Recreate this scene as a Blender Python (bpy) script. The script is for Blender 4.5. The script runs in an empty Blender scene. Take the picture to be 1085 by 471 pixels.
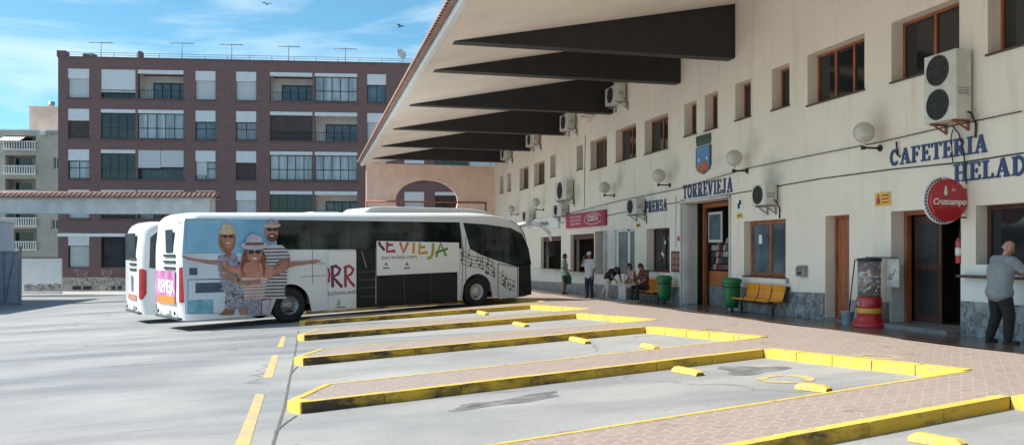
import bpy, bmesh, math, random
from mathutils import Vector, Matrix
R = math.radians
random.seed(7)
sc = bpy.context.scene
col = sc.collection

# ---------------------------------------------------------------- camera
YAW = R(13.5); F = 900.0; CX = 542.5; HY = 266.0; CAMZ = 1.6
FWD = Vector((math.sin(YAW), math.cos(YAW), 0)); RGT = Vector((math.cos(YAW), -math.sin(YAW), 0)); UP = Vector((0, 0, 1))
CAM = Vector((0, 0, CAMZ))
cd = bpy.data.cameras.new('camera'); cam = bpy.data.objects.new('camera', cd); col.objects.link(cam)
cam.location = CAM; cam.rotation_euler = (R(90), 0, -YAW)
cd.sensor_width = 36; cd.lens = 36 * F / 1085; cd.shift_y = (HY - 235.5) / 1085; cd.clip_end = 3000; cd.clip_start = .05
sc.camera = cam

def ray(px, py): return FWD + RGT * ((px - CX) / F) + UP * ((HY - py) / F)
def hit(px, py, p0, n):
    d = ray(px, py); t = (Vector(p0) - CAM).dot(n) / d.dot(n); return CAM + d * t
class Frame:
    def __init__(s, o, rz=0, pitch=0):
        s.o = Vector(o); s.rz = rz; s.e = (0, -pitch, rz)
        from mathutils import Euler
        s.m = Matrix.Translation(s.o) @ Euler(s.e).to_matrix().to_4x4(); s.i = s.m.inverted()
    def on(s, px, py, off=0):           # point of the local plane y = off seen at a pixel: local (x, z)
        n = s.m.to_3x3() @ Vector((0, 1, 0)); p = s.m @ Vector((0, off, 0)); q = s.i @ hit(px, py, p, n); return q.x, q.z
    def w(s, x, y, z): return s.m @ Vector((x, y, z))

def clamp(v, a, b): return max(a, min(b, v))
def lotz(X, Y): return -.108 + .0378 * clamp(X, -14, 7.6) - .0134 * clamp(Y, -10, 56)
def isl(X, Y): return .012 + .0378 * X - .0134 * Y
WX = 11.74
def plat(X, Y):
    z = .012 + .0378 * 7.1 - .0134 * Y
    if X < 7.1: return isl(X, Y)
    return z + (X - 7.1) / (WX - 7.1) * (.22 - (.012 + .0378 * 7.1))
def on_lot(px, py):
    n = Vector((-.0378, .0134, 1)); return hit(px, py, (0, 0, -.108), n)
def on_isl(px, py):
    n = Vector((-.0378, .0134, 1)); return hit(px, py, (0, 0, .012), n)
def on_plat(px, py):
    k = (.22 - (.012 + .0378 * 7.1)) / (WX - 7.1)
    n = Vector((-k, .0134, 1)); return hit(px, py, (WX, 0, .22), n)

# ---------------------------------------------------------------- materials
MATS = {}
def mat(name, c, rough=.6, var=.12, scale=6., metal=0., bump=0., bscale=None, spec=.5, c2=None, lo=.35, hi=.65, detail=6, stretch=None, alpha=None, trans=0., coat=0.):
    if name in MATS: return MATS[name]
    m = bpy.data.materials.new(name); m.use_nodes = True; MATS[name] = m
    nt = m.node_tree; N = nt.nodes; L = nt.links; p = N['Principled BSDF']
    p.inputs['Roughness'].default_value = rough; p.inputs['Metallic'].default_value = metal
    p.inputs['Specular IOR Level'].default_value = spec
    if trans: p.inputs['Transmission Weight'].default_value = trans
    if coat: p.inputs['Coat Weight'].default_value = coat; p.inputs['Coat Roughness'].default_value = .08
    tc = N.new('ShaderNodeTexCoord'); mp = N.new('ShaderNodeMapping'); L.new(tc.outputs['Object'], mp.inputs[0])
    if stretch: mp.inputs['Scale'].default_value = stretch
    nz = N.new('ShaderNodeTexNoise'); nz.inputs['Scale'].default_value = scale; nz.inputs['Detail'].default_value = detail
    L.new(mp.outputs[0], nz.inputs['Vector'])
    rp = N.new('ShaderNodeValToRGB'); L.new(nz.outputs['Fac'], rp.inputs[0])
    a = tuple(min(1, x * (1 - var)) for x in c) if c2 is None else c2
    b = tuple(min(1, x * (1 + var * .6)) for x in c) if c2 is None else c
    rp.color_ramp.elements[0].position = lo; rp.color_ramp.elements[1].position = hi
    rp.color_ramp.elements[0].color = (*a, 1); rp.color_ramp.elements[1].color = (*b, 1)
    L.new(rp.outputs[0], p.inputs['Base Color'])
    if bump:
        n2 = N.new('ShaderNodeTexNoise'); n2.inputs['Scale'].default_value = bscale or scale * 6; n2.inputs['Detail'].default_value = 4
        L.new(mp.outputs[0], n2.inputs['Vector']); bp = N.new('ShaderNodeBump'); bp.inputs['Strength'].default_value = bump; bp.inputs['Distance'].default_value = .01
        L.new(n2.outputs['Fac'], bp.inputs['Height']); L.new(bp.outputs[0], p.inputs['Normal'])
    return m
def nodes(name):
    m = bpy.data.materials.new(name); m.use_nodes = True; MATS[name] = m
    nt = m.node_tree; return m, nt.nodes, nt.links, nt.nodes['Principled BSDF']
def mixc(N, L, fac, a, b, mode='MIX'):
    x = N.new('ShaderNodeMix'); x.data_type = 'RGBA'; x.blend_type = mode
    for s, v in ((x.inputs[0], fac), (x.inputs[6], a), (x.inputs[7], b)):
        if hasattr(v, 'links') or hasattr(v, 'is_linked'): L.new(v, s)
        else: s.default_value = v if not isinstance(v, tuple) else (*v, 1)[:4]
    return x.outputs[2]
def noise(N, L, vec, scale, detail=5, rough=.5):
    n = N.new('ShaderNodeTexNoise'); n.inputs['Scale'].default_value = scale; n.inputs['Detail'].default_value = detail; n.inputs['Roughness'].default_value = rough
    L.new(vec, n.inputs['Vector']); return n.outputs['Fac']
def ramp(N, L, f, p0, p1, c0=(0, 0, 0), c1=(1, 1, 1)):
    r = N.new('ShaderNodeValToRGB'); L.new(f, r.inputs[0]); e = r.color_ramp.elements
    e[0].position = p0; e[1].position = p1; e[0].color = (*c0, 1); e[1].color = (*c1, 1); return r.outputs[0]
def mapping(N, L, scale=(1, 1, 1), rot=(0, 0, 0), out='Object'):
    tc = N.new('ShaderNodeTexCoord'); mp = N.new('ShaderNodeMapping'); L.new(tc.outputs[out], mp.inputs[0])
    mp.inputs['Scale'].default_value = scale; mp.inputs['Rotation'].default_value = rot; return mp.outputs[0]
def bumpn(N, L, p, h, s=.3, d=.01):
    b = N.new('ShaderNodeBump'); b.inputs['Strength'].default_value = s; b.inputs['Distance'].default_value = d
    L.new(h, b.inputs['Height']); L.new(b.outputs[0], p.inputs['Normal'])

def concrete_mat():
    m, N, L, p = nodes('worn_concrete'); p.inputs['Roughness'].default_value = .8
    v = mapping(N, L)
    vs = mapping(N, L, (.16, .62, 1), (0, 0, R(-6)))
    c = mixc(N, L, ramp(N, L, noise(N, L, v, .45, 8, .6), .35, .65), (.228, .232, .236), (.318, .318, .312))
    st = ramp(N, L, noise(N, L, vs, .8, 7, .6), .47, .66)
    c = mixc(N, L, st, c, (.150, .163, .182))
    pale = ramp(N, L, noise(N, L, vs, .37, 6, .65), .55, .75)
    c = mixc(N, L, pale, c, (.385, .385, .375))
    spots = ramp(N, L, noise(N, L, v, 5.5, 3, .5), .70, .74)
    c = mixc(N, L, spots, c, (.19, .195, .2))
    fine = noise(N, L, v, 40, 4)
    c = mixc(N, L, .12, c, ramp(N, L, fine, .3, .7, (.1, .1, .1), (.48, .48, .48)), 'MIX')
    vo = N.new('ShaderNodeTexVoronoi'); vo.feature = 'DISTANCE_TO_EDGE'; vo.inputs['Scale'].default_value = .16
    wv = N.new('ShaderNodeVectorMath'); wv.operation = 'ADD'
    nn = N.new('ShaderNodeTexNoise'); nn.inputs['Scale'].default_value = 1.4; nn.inputs['Detail'].default_value = 5; L.new(v, nn.inputs['Vector'])
    L.new(v, wv.inputs[0]); L.new(nn.outputs['Color'], wv.inputs[1]); L.new(wv.outputs[0], vo.inputs['Vector'])
    cr = ramp(N, L, vo.outputs['Distance'], .002, .006, (1, 1, 1), (0, 0, 0))
    br = ramp(N, L, noise(N, L, v, .5, 2), .5, .6)
    mm = N.new('ShaderNodeMath'); mm.operation = 'MULTIPLY'; L.new(cr, mm.inputs[0]); L.new(br, mm.inputs[1])
    c = mixc(N, L, mm.outputs[0], c, (.14, .14, .14))
    L.new(c, p.inputs['Base Color']); bumpn(N, L, p, fine, .25, .01); return m
def paving_mat():
    m, N, L, p = nodes('pink_paving'); p.inputs['Roughness'].default_value = .5; p.inputs['Specular IOR Level'].default_value = .6
    v0 = mapping(N, L, (1, 1, 1), (0, 0, R(-14)))
    wa = N.new('ShaderNodeTexWave'); wa.wave_type = 'BANDS'; wa.bands_direction = 'X'; wa.wave_profile = 'TRI'; wa.inputs['Scale'].default_value = 1.55; wa.inputs['Distortion'].default_value = 0
    L.new(v0, wa.inputs['Vector'])
    cb = N.new('ShaderNodeCombineXYZ'); ml = N.new('ShaderNodeMath'); ml.operation = 'MULTIPLY'; ml.inputs[1].default_value = .07
    L.new(wa.outputs['Fac'], ml.inputs[0]); L.new(ml.outputs[0], cb.inputs[1])
    ad = N.new('ShaderNodeVectorMath'); ad.operation = 'ADD'; L.new(v0, ad.inputs[0]); L.new(cb.outputs[0], ad.inputs[1])
    b = N.new('ShaderNodeTexBrick'); L.new(ad.outputs[0], b.inputs['Vector'])
    b.inputs['Scale'].default_value = 1; b.inputs['Brick Width'].default_value = .25; b.inputs['Row Height'].default_value = .14; b.inputs['Mortar Size'].default_value = .010; b.inputs['Mortar Smooth'].default_value = .3
    b.inputs['Color1'].default_value = (.325, .262, .232, 1); b.inputs['Color2'].default_value = (.29, .232, .206, 1); b.inputs['Mortar'].default_value = (.41, .36, .325, 1)
    v = mapping(N, L)
    c = mixc(N, L, ramp(N, L, noise(N, L, v, .7, 7, .6), .4, .7), b.outputs['Color'], (.285, .247, .215))
    c = mixc(N, L, .25, b.outputs['Color'], c)
    c = mixc(N, L, ramp(N, L, noise(N, L, v, 2.3, 6, .6), .62, .72), c, (.19, .16, .145))
    L.new(c, p.inputs['Base Color']); bumpn(N, L, p, b.outputs['Fac'], -.3, .006)
    return m
def brick_mat():
    m, N, L, p = nodes('brown_brick'); p.inputs['Roughness'].default_value = .85
    tc = N.new('ShaderNodeTexCoord'); s = N.new('ShaderNodeSeparateXYZ'); L.new(tc.outputs['Object'], s.inputs[0])
    cb = N.new('ShaderNodeCombineXYZ'); ad = N.new('ShaderNodeMath'); ad.operation = 'ADD'; L.new(s.outputs[0], ad.inputs[0]); L.new(s.outputs[1], ad.inputs[1])
    L.new(ad.outputs[0], cb.inputs[0]); L.new(s.outputs[2], cb.inputs[1])
    b = N.new('ShaderNodeTexBrick'); L.new(cb.outputs[0], b.inputs['Vector']); b.inputs['Scale'].default_value = 1
    b.inputs['Brick Width'].default_value = .26; b.inputs['Row Height'].default_value = .085; b.inputs['Mortar Size'].default_value = .012
    b.inputs['Color1'].default_value = (.175, .085, .078, 1); b.inputs['Color2'].default_value = (.125, .06, .06, 1); b.inputs['Mortar'].default_value = (.2, .15, .145, 1)
    v = cb.outputs[0]
    c = mixc(N, L, ramp(N, L, noise(N, L, v, .9, 6), .35, .7), b.outputs['Color'], (.15, .085, .08))
    c = mixc(N, L, .3, b.outputs['Color'], c)
    L.new(c, p.inputs['Base Color']); return m
def stone_mat(name, a, b, dk, sc_=3.):
    m, N, L, p = nodes(name); p.inputs['Roughness'].default_value = .35
    v = mapping(N, L)
    c = mixc(N, L, ramp(N, L, noise(N, L, v, sc_, 9, .7), .38, .62), a, b)
    ve = N.new('ShaderNodeTexVoronoi'); ve.feature = 'DISTANCE_TO_EDGE'; ve.inputs['Scale'].default_value = sc_ * .8
    nn = N.new('ShaderNodeTexNoise'); nn.inputs['Scale'].default_value = sc_; nn.inputs['Detail'].default_value = 6; L.new(v, nn.inputs['Vector'])
    wv = N.new('ShaderNodeVectorMath'); wv.operation = 'ADD'; L.new(v, wv.inputs[0]); L.new(nn.outputs['Color'], wv.inputs[1]); L.new(wv.outputs[0], ve.inputs['Vector'])
    c = mixc(N, L, ramp(N, L, ve.outputs['Distance'], .01, .08, (1, 1, 1), (0, 0, 0)), c, dk)
    L.new(c, p.inputs['Base Color']); return m
def yellow_mat():
    m, N, L, p = nodes('worn_yellow_paint'); p.inputs['Roughness'].default_value = .6
    v = mapping(N, L)
    c = mixc(N, L, ramp(N, L, noise(N, L, v, 1.5, 6), .3, .7), (.62, .42, .055), (.72, .51, .085))
    c = mixc(N, L, ramp(N, L, noise(N, L, v, 7, 9, .75), .51, .63), c, (.36, .29, .17))
    L.new(c, p.inputs['Base Color']); return m
def tyre_yellow_mat():      # kerb face rubbed by tyres: rubber black with remains of yellow
    m, N, L, p = nodes('tyre_rubbed_yellow_paint'); p.inputs['Roughness'].default_value = .75
    v = mapping(N, L, (1, 1, 3))
    tc = N.new('ShaderNodeTexCoord'); sx = N.new('ShaderNodeSeparateXYZ'); L.new(tc.outputs['Object'], sx.inputs[0])
    ma = N.new('ShaderNodeMath'); ma.operation = 'MULTIPLY_ADD'; L.new(sx.outputs[0], ma.inputs[0]); ma.inputs[1].default_value = .024; L.new(noise(N, L, v, 1.1, 8, .75), ma.inputs[2])
    c = mixc(N, L, ramp(N, L, ma.outputs[0], .46, .64), (.055, .038, .022), (.58, .37, .035))
    L.new(c, p.inputs['Base Color']); return m
_WF = Frame((WX, 0, 0), R(-90))
def stucco_mat():
    m, N, L, p = nodes('cream_stucco'); p.inputs['Roughness'].default_value = .85
    v = mapping(N, L)
    c = mixc(N, L, ramp(N, L, noise(N, L, v, .5, 6, .6), .3, .7), (.74, .665, .575), (.81, .74, .65))
    vs = mapping(N, L, (2.2, 2.2, .25))
    c = mixc(N, L, ramp(N, L, noise(N, L, vs, 1.1, 6, .6), .54, .8), c, (.60, .54, .46))
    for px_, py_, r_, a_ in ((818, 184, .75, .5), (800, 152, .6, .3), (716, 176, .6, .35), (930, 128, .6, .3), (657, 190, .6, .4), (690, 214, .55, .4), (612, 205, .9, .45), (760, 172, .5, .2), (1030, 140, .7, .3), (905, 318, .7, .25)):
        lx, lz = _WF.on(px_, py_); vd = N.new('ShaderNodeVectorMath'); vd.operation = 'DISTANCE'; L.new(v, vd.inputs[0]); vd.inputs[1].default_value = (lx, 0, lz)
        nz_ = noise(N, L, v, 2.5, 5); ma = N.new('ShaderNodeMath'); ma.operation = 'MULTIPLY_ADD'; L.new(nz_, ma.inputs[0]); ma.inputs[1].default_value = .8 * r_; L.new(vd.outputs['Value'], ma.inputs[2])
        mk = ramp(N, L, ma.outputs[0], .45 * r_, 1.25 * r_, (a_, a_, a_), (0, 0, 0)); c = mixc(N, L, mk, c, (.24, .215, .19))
    f = noise(N, L, v, 35, 4); L.new(c, p.inputs['Base Color']); bumpn(N, L, p, f, .35, .006); return m
def tile_mat():
    m, N, L, p = nodes('terracotta_tile'); p.inputs['Roughness'].default_value = .8
    v = mapping(N, L)
    c = mixc(N, L, ramp(N, L, noise(N, L, v, 4, 6, .7), .35, .65), (.25, .14, .115), (.37, .235, .19))
    c = mixc(N, L, ramp(N, L, noise(N, L, v, 9, 5, .7), .6, .7), c, (.30, .26, .22))
    L.new(c, p.inputs['Base Color']); return m
CONC = concrete_mat(); PAVE = paving_mat(); BRICK = brick_mat(); YEL = yellow_mat(); TYEL = tyre_yellow_mat(); STUC = stucco_mat(); TILE = tile_mat()
DADO = stone_mat('grey_marble_cladding', (.16, .17, .185), (.36, .37, .39), (.09, .095, .105))
RUBBLE = stone_mat('rubble_stone', (.3, .28, .25), (.42, .4, .36), (.14, .12, .11), 2.2)
PINK = mat('pink_render', (.88, .64, .53), .85, .1, 1.2, bump=.3, bscale=40)
SOFF = mat('soffit_render', (.80, .715, .62), .9, .08, .6, bump=.2, bscale=30)
DARKB = mat('dark_brown_beam_paint', (.016, .015, .017), .55, .25, 2)
WHITE = mat('white_paint', (.74, .74, .72), .6, .06, 2)
OFFW = mat('weathered_white_paint', (.58, .58, .56), .7, .15, 1.5)
WOOD = mat('red_brown_wood', (.33, .105, .042), .45, .35, 3, stretch=(6, 6, .6))
WOODD = mat('dark_brown_wood', (.075, .03, .02), .4, .3, 3, stretch=(6, 6, .6))
GLASS = mat('dark_window_glass', (.018, .021, .024), .06, .2, .8, spec=.7)
GLASSB = mat('curtained_window_glass', (.20, .22, .24), .1, .35, 1.7, spec=.7, stretch=(3, 3, .5))
GLASSL = mat('bluish_window_glass', (.09, .13, .16), .08, .4, 1.3, spec=.7)
METAL = mat('grey_metal', (.32, .33, .34), .4, .12, 6, metal=.7)
DMET = mat('dark_metal', (.035, .035, .038), .45, .2, 6, metal=.4)
BLUE = mat('blue_letter_paint', (.028, .05, .16), .45, .12, 8)
BLACK = mat('black_rubber', (.018, .018, .018), .75, .2, 8)
DARK = mat('dark_interior', (.03, .027, .025), .8, .3, 2)
ACW = mat('off_white_enamel', (.56, .55, .50), .45, .12, 3)
LAMPG = mat('cloudy_globe_plastic', (.62, .60, .55), .22, .12, 4, trans=.25)
GREEN = mat('green_bin_plastic', (.012, .17, .055), .4, .15, 3)
ORNG = mat('orange_yellow_seat_plastic', (.72, .28, .015), .35, .12, 3)
REDP = mat('red_enamel', (.42, .012, .022), .3, .1, 3, coat=.4)
SKIN = mat('skin', (.42, .23, .165), .5, .1, 8)
SKIND = mat('tanned_skin', (.27, .13, .085), .5, .1, 8)

# ---------------------------------------------------------------- mesh builder
class MB:
    def __init__(s): s.v = []; s.f = []; s.mi = []; s.m = 0; s.T = None; s.sm = []
    def av(s, p):
        p = Vector(p)
        if s.T: p = s.T @ p
        s.v.append(tuple(p)); return len(s.v) - 1
    def face(s, pts, smooth=False):
        s.f.append([s.av(p) for p in pts]); s.mi.append(s.m); s.sm.append(smooth)
    def box(s, x0, x1, y0, y1, z0, z1, m=None):
        if m is not None: s.m = m
        if x0 > x1: x0, x1 = x1, x0
        if y0 > y1: y0, y1 = y1, y0
        if z0 > z1: z0, z1 = z1, z0
        i = [s.av((x, y, z)) for z in (z0, z1) for y in (y0, y1) for x in (x0, x1)]
        for q in ((0, 2, 3, 1), (4, 5, 7, 6), (0, 1, 5, 4), (2, 6, 7, 3), (0, 4, 6, 2), (1, 3, 7, 5)):
            s.f.append([i[k] for k in q]); s.mi.append(s.m); s.sm.append(False)
        return s
    def prism(s, pts, d, m=None):        # planar polygon extruded by vector d
        if m is not None: s.m = m
        a = [s.av(p) for p in pts]; b = [s.av(Vector(p) + Vector(d)) for p in pts]; n = len(a)
        s.f.append(a[::-1]); s.f.append(b); s.mi += [s.m] * 2; s.sm += [False] * 2
        for k in range(n):
            s.f.append([a[k], a[(k + 1) % n], b[(k + 1) % n], b[k]]); s.mi.append(s.m); s.sm.append(False)
        return s
    def cyl(s, p0, p1, r0, r1=None, n=12, cap=True, m=None, smooth=True):
        if m is not None: s.m = m
        r1 = r0 if r1 is None else r1; p0 = Vector(p0); p1 = Vector(p1); d = (p1 - p0).normalized()
        u = d.orthogonal().normalized(); w = d.cross(u)
        a = []; b = []
        for k in range(n):
            t = 2 * math.pi * k / n; o = u * math.cos(t) + w * math.sin(t)
            a.append(s.av(p0 + o * r0)); b.append(s.av(p1 + o * r1))
        for k in range(n):
            s.f.append([a[k], a[(k + 1) % n], b[(k + 1) % n], b[k]]); s.mi.append(s.m); s.sm.append(smooth)
        if cap:
            s.f.append(a[::-1]); s.f.append(b); s.mi += [s.m] * 2; s.sm += [False] * 2
        return s
    def tube(s, pts, r, n=8, m=None):
        for a, b in zip(pts, pts[1:]): s.cyl(a, b, r, r, n, True, m)
        return s
    def lathe(s, prof, c=(0, 0, 0), n=24, m=None, sx=1, sy=1):
        if m is not None: s.m = m
        c = Vector(c); rings = []
        for r, z in prof: rings.append([s.av(c + Vector((max(r, .0005) * sx * math.cos(2 * math.pi * k / n), max(r, .0005) * sy * math.sin(2 * math.pi * k / n), z))) for k in range(n)])
        for a, b in zip(rings, rings[1:]):
            for k in range(n): s.f.append([a[k], a[(k + 1) % n], b[(k + 1) % n], b[k]]); s.mi.append(s.m); s.sm.append(True)
        s.f.append(rings[0][::-1]); s.f.append(rings[-1]); s.mi += [s.m] * 2; s.sm += [True] * 2
        return s
    def sphere(s, c, r, n=16, k=10, m=None, sx=1, sy=1, sz=1):
        return s.lathe([(r * math.sin(math.pi * j / k), -r * sz * math.cos(math.pi * j / k)) for j in range(k + 1)], c, n, m, sx, sy)
    def disc_y(s, cx, cz, r, y0, y1, n=32, m=None, rin=0):     # disc facing -y with thickness
        if m is not None: s.m = m
        ring = lambda rr, y: [s.av((cx + rr * math.cos(2 * math.pi * k / n), y, cz + rr * math.sin(2 * math.pi * k / n))) for k in range(n)]
        a = ring(r, y0); b = ring(r, y1)
        for k in range(n): s.f.append([a[k], b[k], b[(k + 1) % n], a[(k + 1) % n]]); s.mi.append(s.m); s.sm.append(True)
        if rin:
            c = ring(rin, y0); d = ring(rin, y1)
            for k in range(n):
                k2 = (k + 1) % n
                s.f.append([a[k], a[k2], c[k2], c[k]]); s.f.append([c[k], c[k2], d[k2], d[k]]); s.f.append([b[k2], b[k], d[k], d[k2]]); s.mi += [s.m] * 3; s.sm += [False, True, False]
        else:
            s.f.append(a); s.f.append(b[::-1]); s.mi += [s.m] * 2; s.sm += [False] * 2
        return s
    def ribbon(s, pts, w, y0, y1, m=None):      # polyline stroke in the xz plane with thickness in y
        if m is not None: s.m = m
        pts = [Vector((p[0], 0, p[1])) for p in pts]; n = len(pts); Lf = []; Rt = []
        ws = w if isinstance(w, (list, tuple)) else [w] * n
        for i, p in enumerate(pts):
            t = (pts[min(i + 1, n - 1)] - pts[max(i - 1, 0)]).normalized(); q = Vector((-t.z, 0, t.x))
            Lf.append(p + q * ws[i] / 2); Rt.append(p - q * ws[i] / 2)
        for i in range(n - 1):
            poly = [Lf[i], Lf[i + 1], Rt[i + 1], Rt[i]]
            a = [s.av((p.x, y0, p.z)) for p in poly]; b = [s.av((p.x, y1, p.z)) for p in poly]
            s.f.append(a); s.f.append(b[::-1]); s.mi += [s.m] * 2; s.sm += [False] * 2
            for k in (0, 2): s.f.append([a[k], b[k], b[(k + 1) % 4], a[(k + 1) % 4]]); s.mi.append(s.m); s.sm.append(False)
            if i == 0: s.f.append([a[3], b[3], b[0], a[0]]); s.mi.append(s.m); s.sm.append(False)
            if i == n - 2: s.f.append([a[1], b[1], b[2], a[2]]); s.mi.append(s.m); s.sm.append(False)
        return s
    def build(s, name, mats, parent=None, bevel=0, shade=None, fixn=True):
        me = bpy.data.meshes.new(name); me.from_pydata(s.v, [], s.f)
        for m in (mats if isinstance(mats, (list, tuple)) else [mats]): me.materials.append(m)
        for p, i, sm in zip(me.polygons, s.mi, s.sm): p.material_index = i; p.use_smooth = sm
        if fixn:
            bm = bmesh.new(); bm.from_mesh(me); bmesh.ops.recalc_face_normals(bm, faces=bm.faces); bm.to_mesh(me); bm.free()
        o = bpy.data.objects.new(name, me); col.objects.link(o)
        if parent: o.parent = parent
        if bevel:
            b = o.modifiers.new('bevel', 'BEVEL'); b.width = bevel; b.segments = 2; b.limit_method = 'ANGLE'; b.angle_limit = R(40)
        return o
def tag(o, label=None, cat=None, group=None, kind=None):
    if label: o['label'] = label
    if cat: o['category'] = cat
    if group: o['group'] = group
    if kind: o['kind'] = kind
    return o
def thing(name, label, cat, fr, group=None):
    o = bpy.data.objects.new(name, None); col.objects.link(o); o.empty_display_size = .1
    if isinstance(fr, Frame): o.location = fr.o; o.rotation_euler = fr.e
    else: o.location = fr
    return tag(o, label, cat, group)
def kids(o): return [c for c in bpy.data.objects if c.parent == o]
def copy_tree(o, parent=None):
    c = o.copy(); col.objects.link(c); c.parent = parent
    for ch in kids(o):
        if ch is not c: copy_tree(ch, c)
    return c
def text_mesh(txt, size, name, mats, parent, loc, rot, extrude=.003, offset=0, align='CENTER', xs=1.0, shear=0):
    cu = bpy.data.curves.new(name, 'FONT'); cu.body = txt; cu.size = size; cu.extrude = extrude; cu.offset = offset; cu.align_x = align; cu.align_y = 'CENTER'; cu.shear = shear
    t = bpy.data.objects.new(name, cu); col.objects.link(t)
    dg = bpy.context.evaluated_depsgraph_get(); me = bpy.data.meshes.new_from_object(t.evaluated_get(dg))
    bpy.data.objects.remove(t); me.name = name
    me.materials.clear(); me.materials.append(mats)
    o = bpy.data.objects.new(name, me); col.objects.link(o); o.parent = parent; o.location = loc; o.rotation_euler = rot; o.scale = (xs, 1, 1)
    return o

# wall panel with rectangular openings, local frame: x along, y inward (0..t), z up. holes: (x0,x1,z0,z1)
def holed_wall(mb, x0, x1, z0, z1, t, holes, m=0, topf=None):
    mb.m = m
    xs = sorted({x0, x1, *[h[k] for h in holes for k in (0, 1) if x0 < h[k] < x1]})
    zs = sorted({z0, z1, *[h[k] for h in holes for k in (2, 3) if z0 < h[k] < z1]})
    def inh(x, z): return any(h[0] < x < h[1] and h[2] < z < h[3] for h in holes)
    for y in (0, t):
        for a, b in zip(xs, xs[1:]):
            # merge vertical runs
            run = None
            for c, d in zip(zs, zs[1:]):
                if inh((a + b) / 2, (c + d) / 2):
                    if run: mb.face([(a, y, run[0]), (b, y, run[0]), (b, y, run[1]), (a, y, run[1])]); run = None
                else:
                    run = (run[0] if run else c, d)
            if run: mb.face([(a, y, run[0]), (b, y, run[0]), (b, y, run[1]), (a, y, run[1])])
    for h in holes:
        a, b, c, d = max(h[0], x0), min(h[1], x1), max(h[2], z0), min(h[3], z1)
        mb.face([(a, 0, c), (a, t, c), (a, t, d), (a, 0, d)]); mb.face([(b, 0, c), (b, 0, d), (b, t, d), (b, t, c)])
        mb.face([(a, 0, d), (a, t, d), (b, t, d), (b, 0, d)])
        if h[2] > z0: mb.face([(a, 0, c), (b, 0, c), (b, t, c), (a, t, c)])
    mb.face([(x0, 0, z0), (x0, t, z0), (x0, t, z1), (x0, 0, z1)]); mb.face([(x1, 0, z0), (x1, 0, z1), (x1, t, z1), (x1, t, z0)])
    mb.face([(x0, 0, z1), (x0, t, z1), (x1, t, z1), (x1, 0, z1)])
# ---------------------------------------------------------------- sky and sun
w = bpy.data.worlds.new('World'); sc.world = w; w.use_nodes = True
N = w.node_tree.nodes; L = w.node_tree.links; bg = N['Background']
SUNV = Vector((-1, .15, 1.0)).normalized(); SEL = math.asin(SUNV.z); SAZ = math.atan2(SUNV.x, SUNV.y)
sky = N.new('ShaderNodeTexSky'); sky.sky_type = 'NISHITA'; sky.sun_disc = False; sky.sun_elevation = SEL; sky.sun_rotation = SAZ
sky.air_density = 1.0; sky.dust_density = .6; sky.ozone_density = 2.0
tc = N.new('ShaderNodeTexCoord'); mp = N.new('ShaderNodeMapping'); mp.inputs['Scale'].default_value = (1.5, 1.5, 7.5); mp.inputs['Rotation'].default_value = (R(8), R(-6), 0)
L.new(tc.outputs['Generated'], mp.inputs[0])
n1 = N.new('ShaderNodeTexNoise'); n1.inputs['Scale'].default_value = 1.6; n1.inputs['Detail'].default_value = 9; n1.inputs['Roughness'].default_value = .55; n1.inputs['Distortion'].default_value = .6
L.new(mp.outputs[0], n1.inputs['Vector'])
cr = N.new('ShaderNodeValToRGB'); cr.color_ramp.elements[0].position = .47; cr.color_ramp.elements[1].position = .74; L.new(n1.outputs['Fac'], cr.inputs[0])
tint = N.new('ShaderNodeMix'); tint.data_type = 'RGBA'; tint.blend_type = 'MULTIPLY'; tint.inputs[0].default_value = 1; tint.inputs[7].default_value = (.68, 1.09, 1.12, 1)
L.new(sky.outputs[0], tint.inputs[6])
mx = N.new('ShaderNodeMix'); mx.data_type = 'RGBA'; L.new(cr.outputs[0], mx.inputs[0]); L.new(tint.outputs[2], mx.inputs[6]); mx.inputs[7].default_value = (6.6, 7.6, 8.3, 1)
L.new(mx.outputs[2], bg.inputs[0]); bg.inputs[1].default_value = .098
sl = bpy.data.lights.new('sun', 'SUN'); sl.energy = 5.0; sl.angle = R(.5); sl.color = (1, .94, .85)
so = bpy.data.objects.new('sun', sl); col.objects.link(so); so.rotation_euler = (-SUNV).to_track_quat('-Z', 'Y').to_euler(); so.location = (-30, 5, 40)
sc.view_settings.view_transform = 'Standard'; sc.view_settings.look = 'None'; sc.view_settings.exposure = 0.70; sc.view_settings.gamma = 1
sc.cycles.max_bounces = 8; sc.cycles.diffuse_bounces = 5

# ---------------------------------------------------------------- ground
def sheet(name, xs, ys, zf, m, kind='structure'):
    b = MB(); idx = [[b.av((x, y, zf(x, y))) for y in ys] for x in xs]
    for i in range(len(xs) - 1):
        for j in range(len(ys) - 1):
            b.f.append([idx[i][j], idx[i + 1][j], idx[i + 1][j + 1], idx[i][j + 1]]); b.mi.append(0); b.sm.append(False)
    return tag(b.build(name, m), kind=kind)
def gz(X, Y): return lotz(X, Y) - (.12 if X > 7.6 else 0)
sheet('ground', [-900, -200, -60, -30, -14, -7, 0, 7.6, 7.62, 14, 60, 300, 900], [-300, -60, -10, 10, 30, 56, 90, 200, 1200], gz, CONC)

HX, HY0, SP = 6.715, 6.98, 4.653
D = Vector((-math.cos(R(14)), -math.sin(R(14)), 0)); HD = Vector((math.cos(R(74.9)), -math.sin(R(74.9)), 0)) * 3.209
LN = 7.01
def Hp(i):
    return Vector((HX, HY0 + SP * i + (.9 if i >= 5 else 0), 0))
def Ap(i): 
    if i == 5: return Vector((HX, HY0 + SP * 5, 0)) + HD
    return Hp(i) + HD
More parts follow.
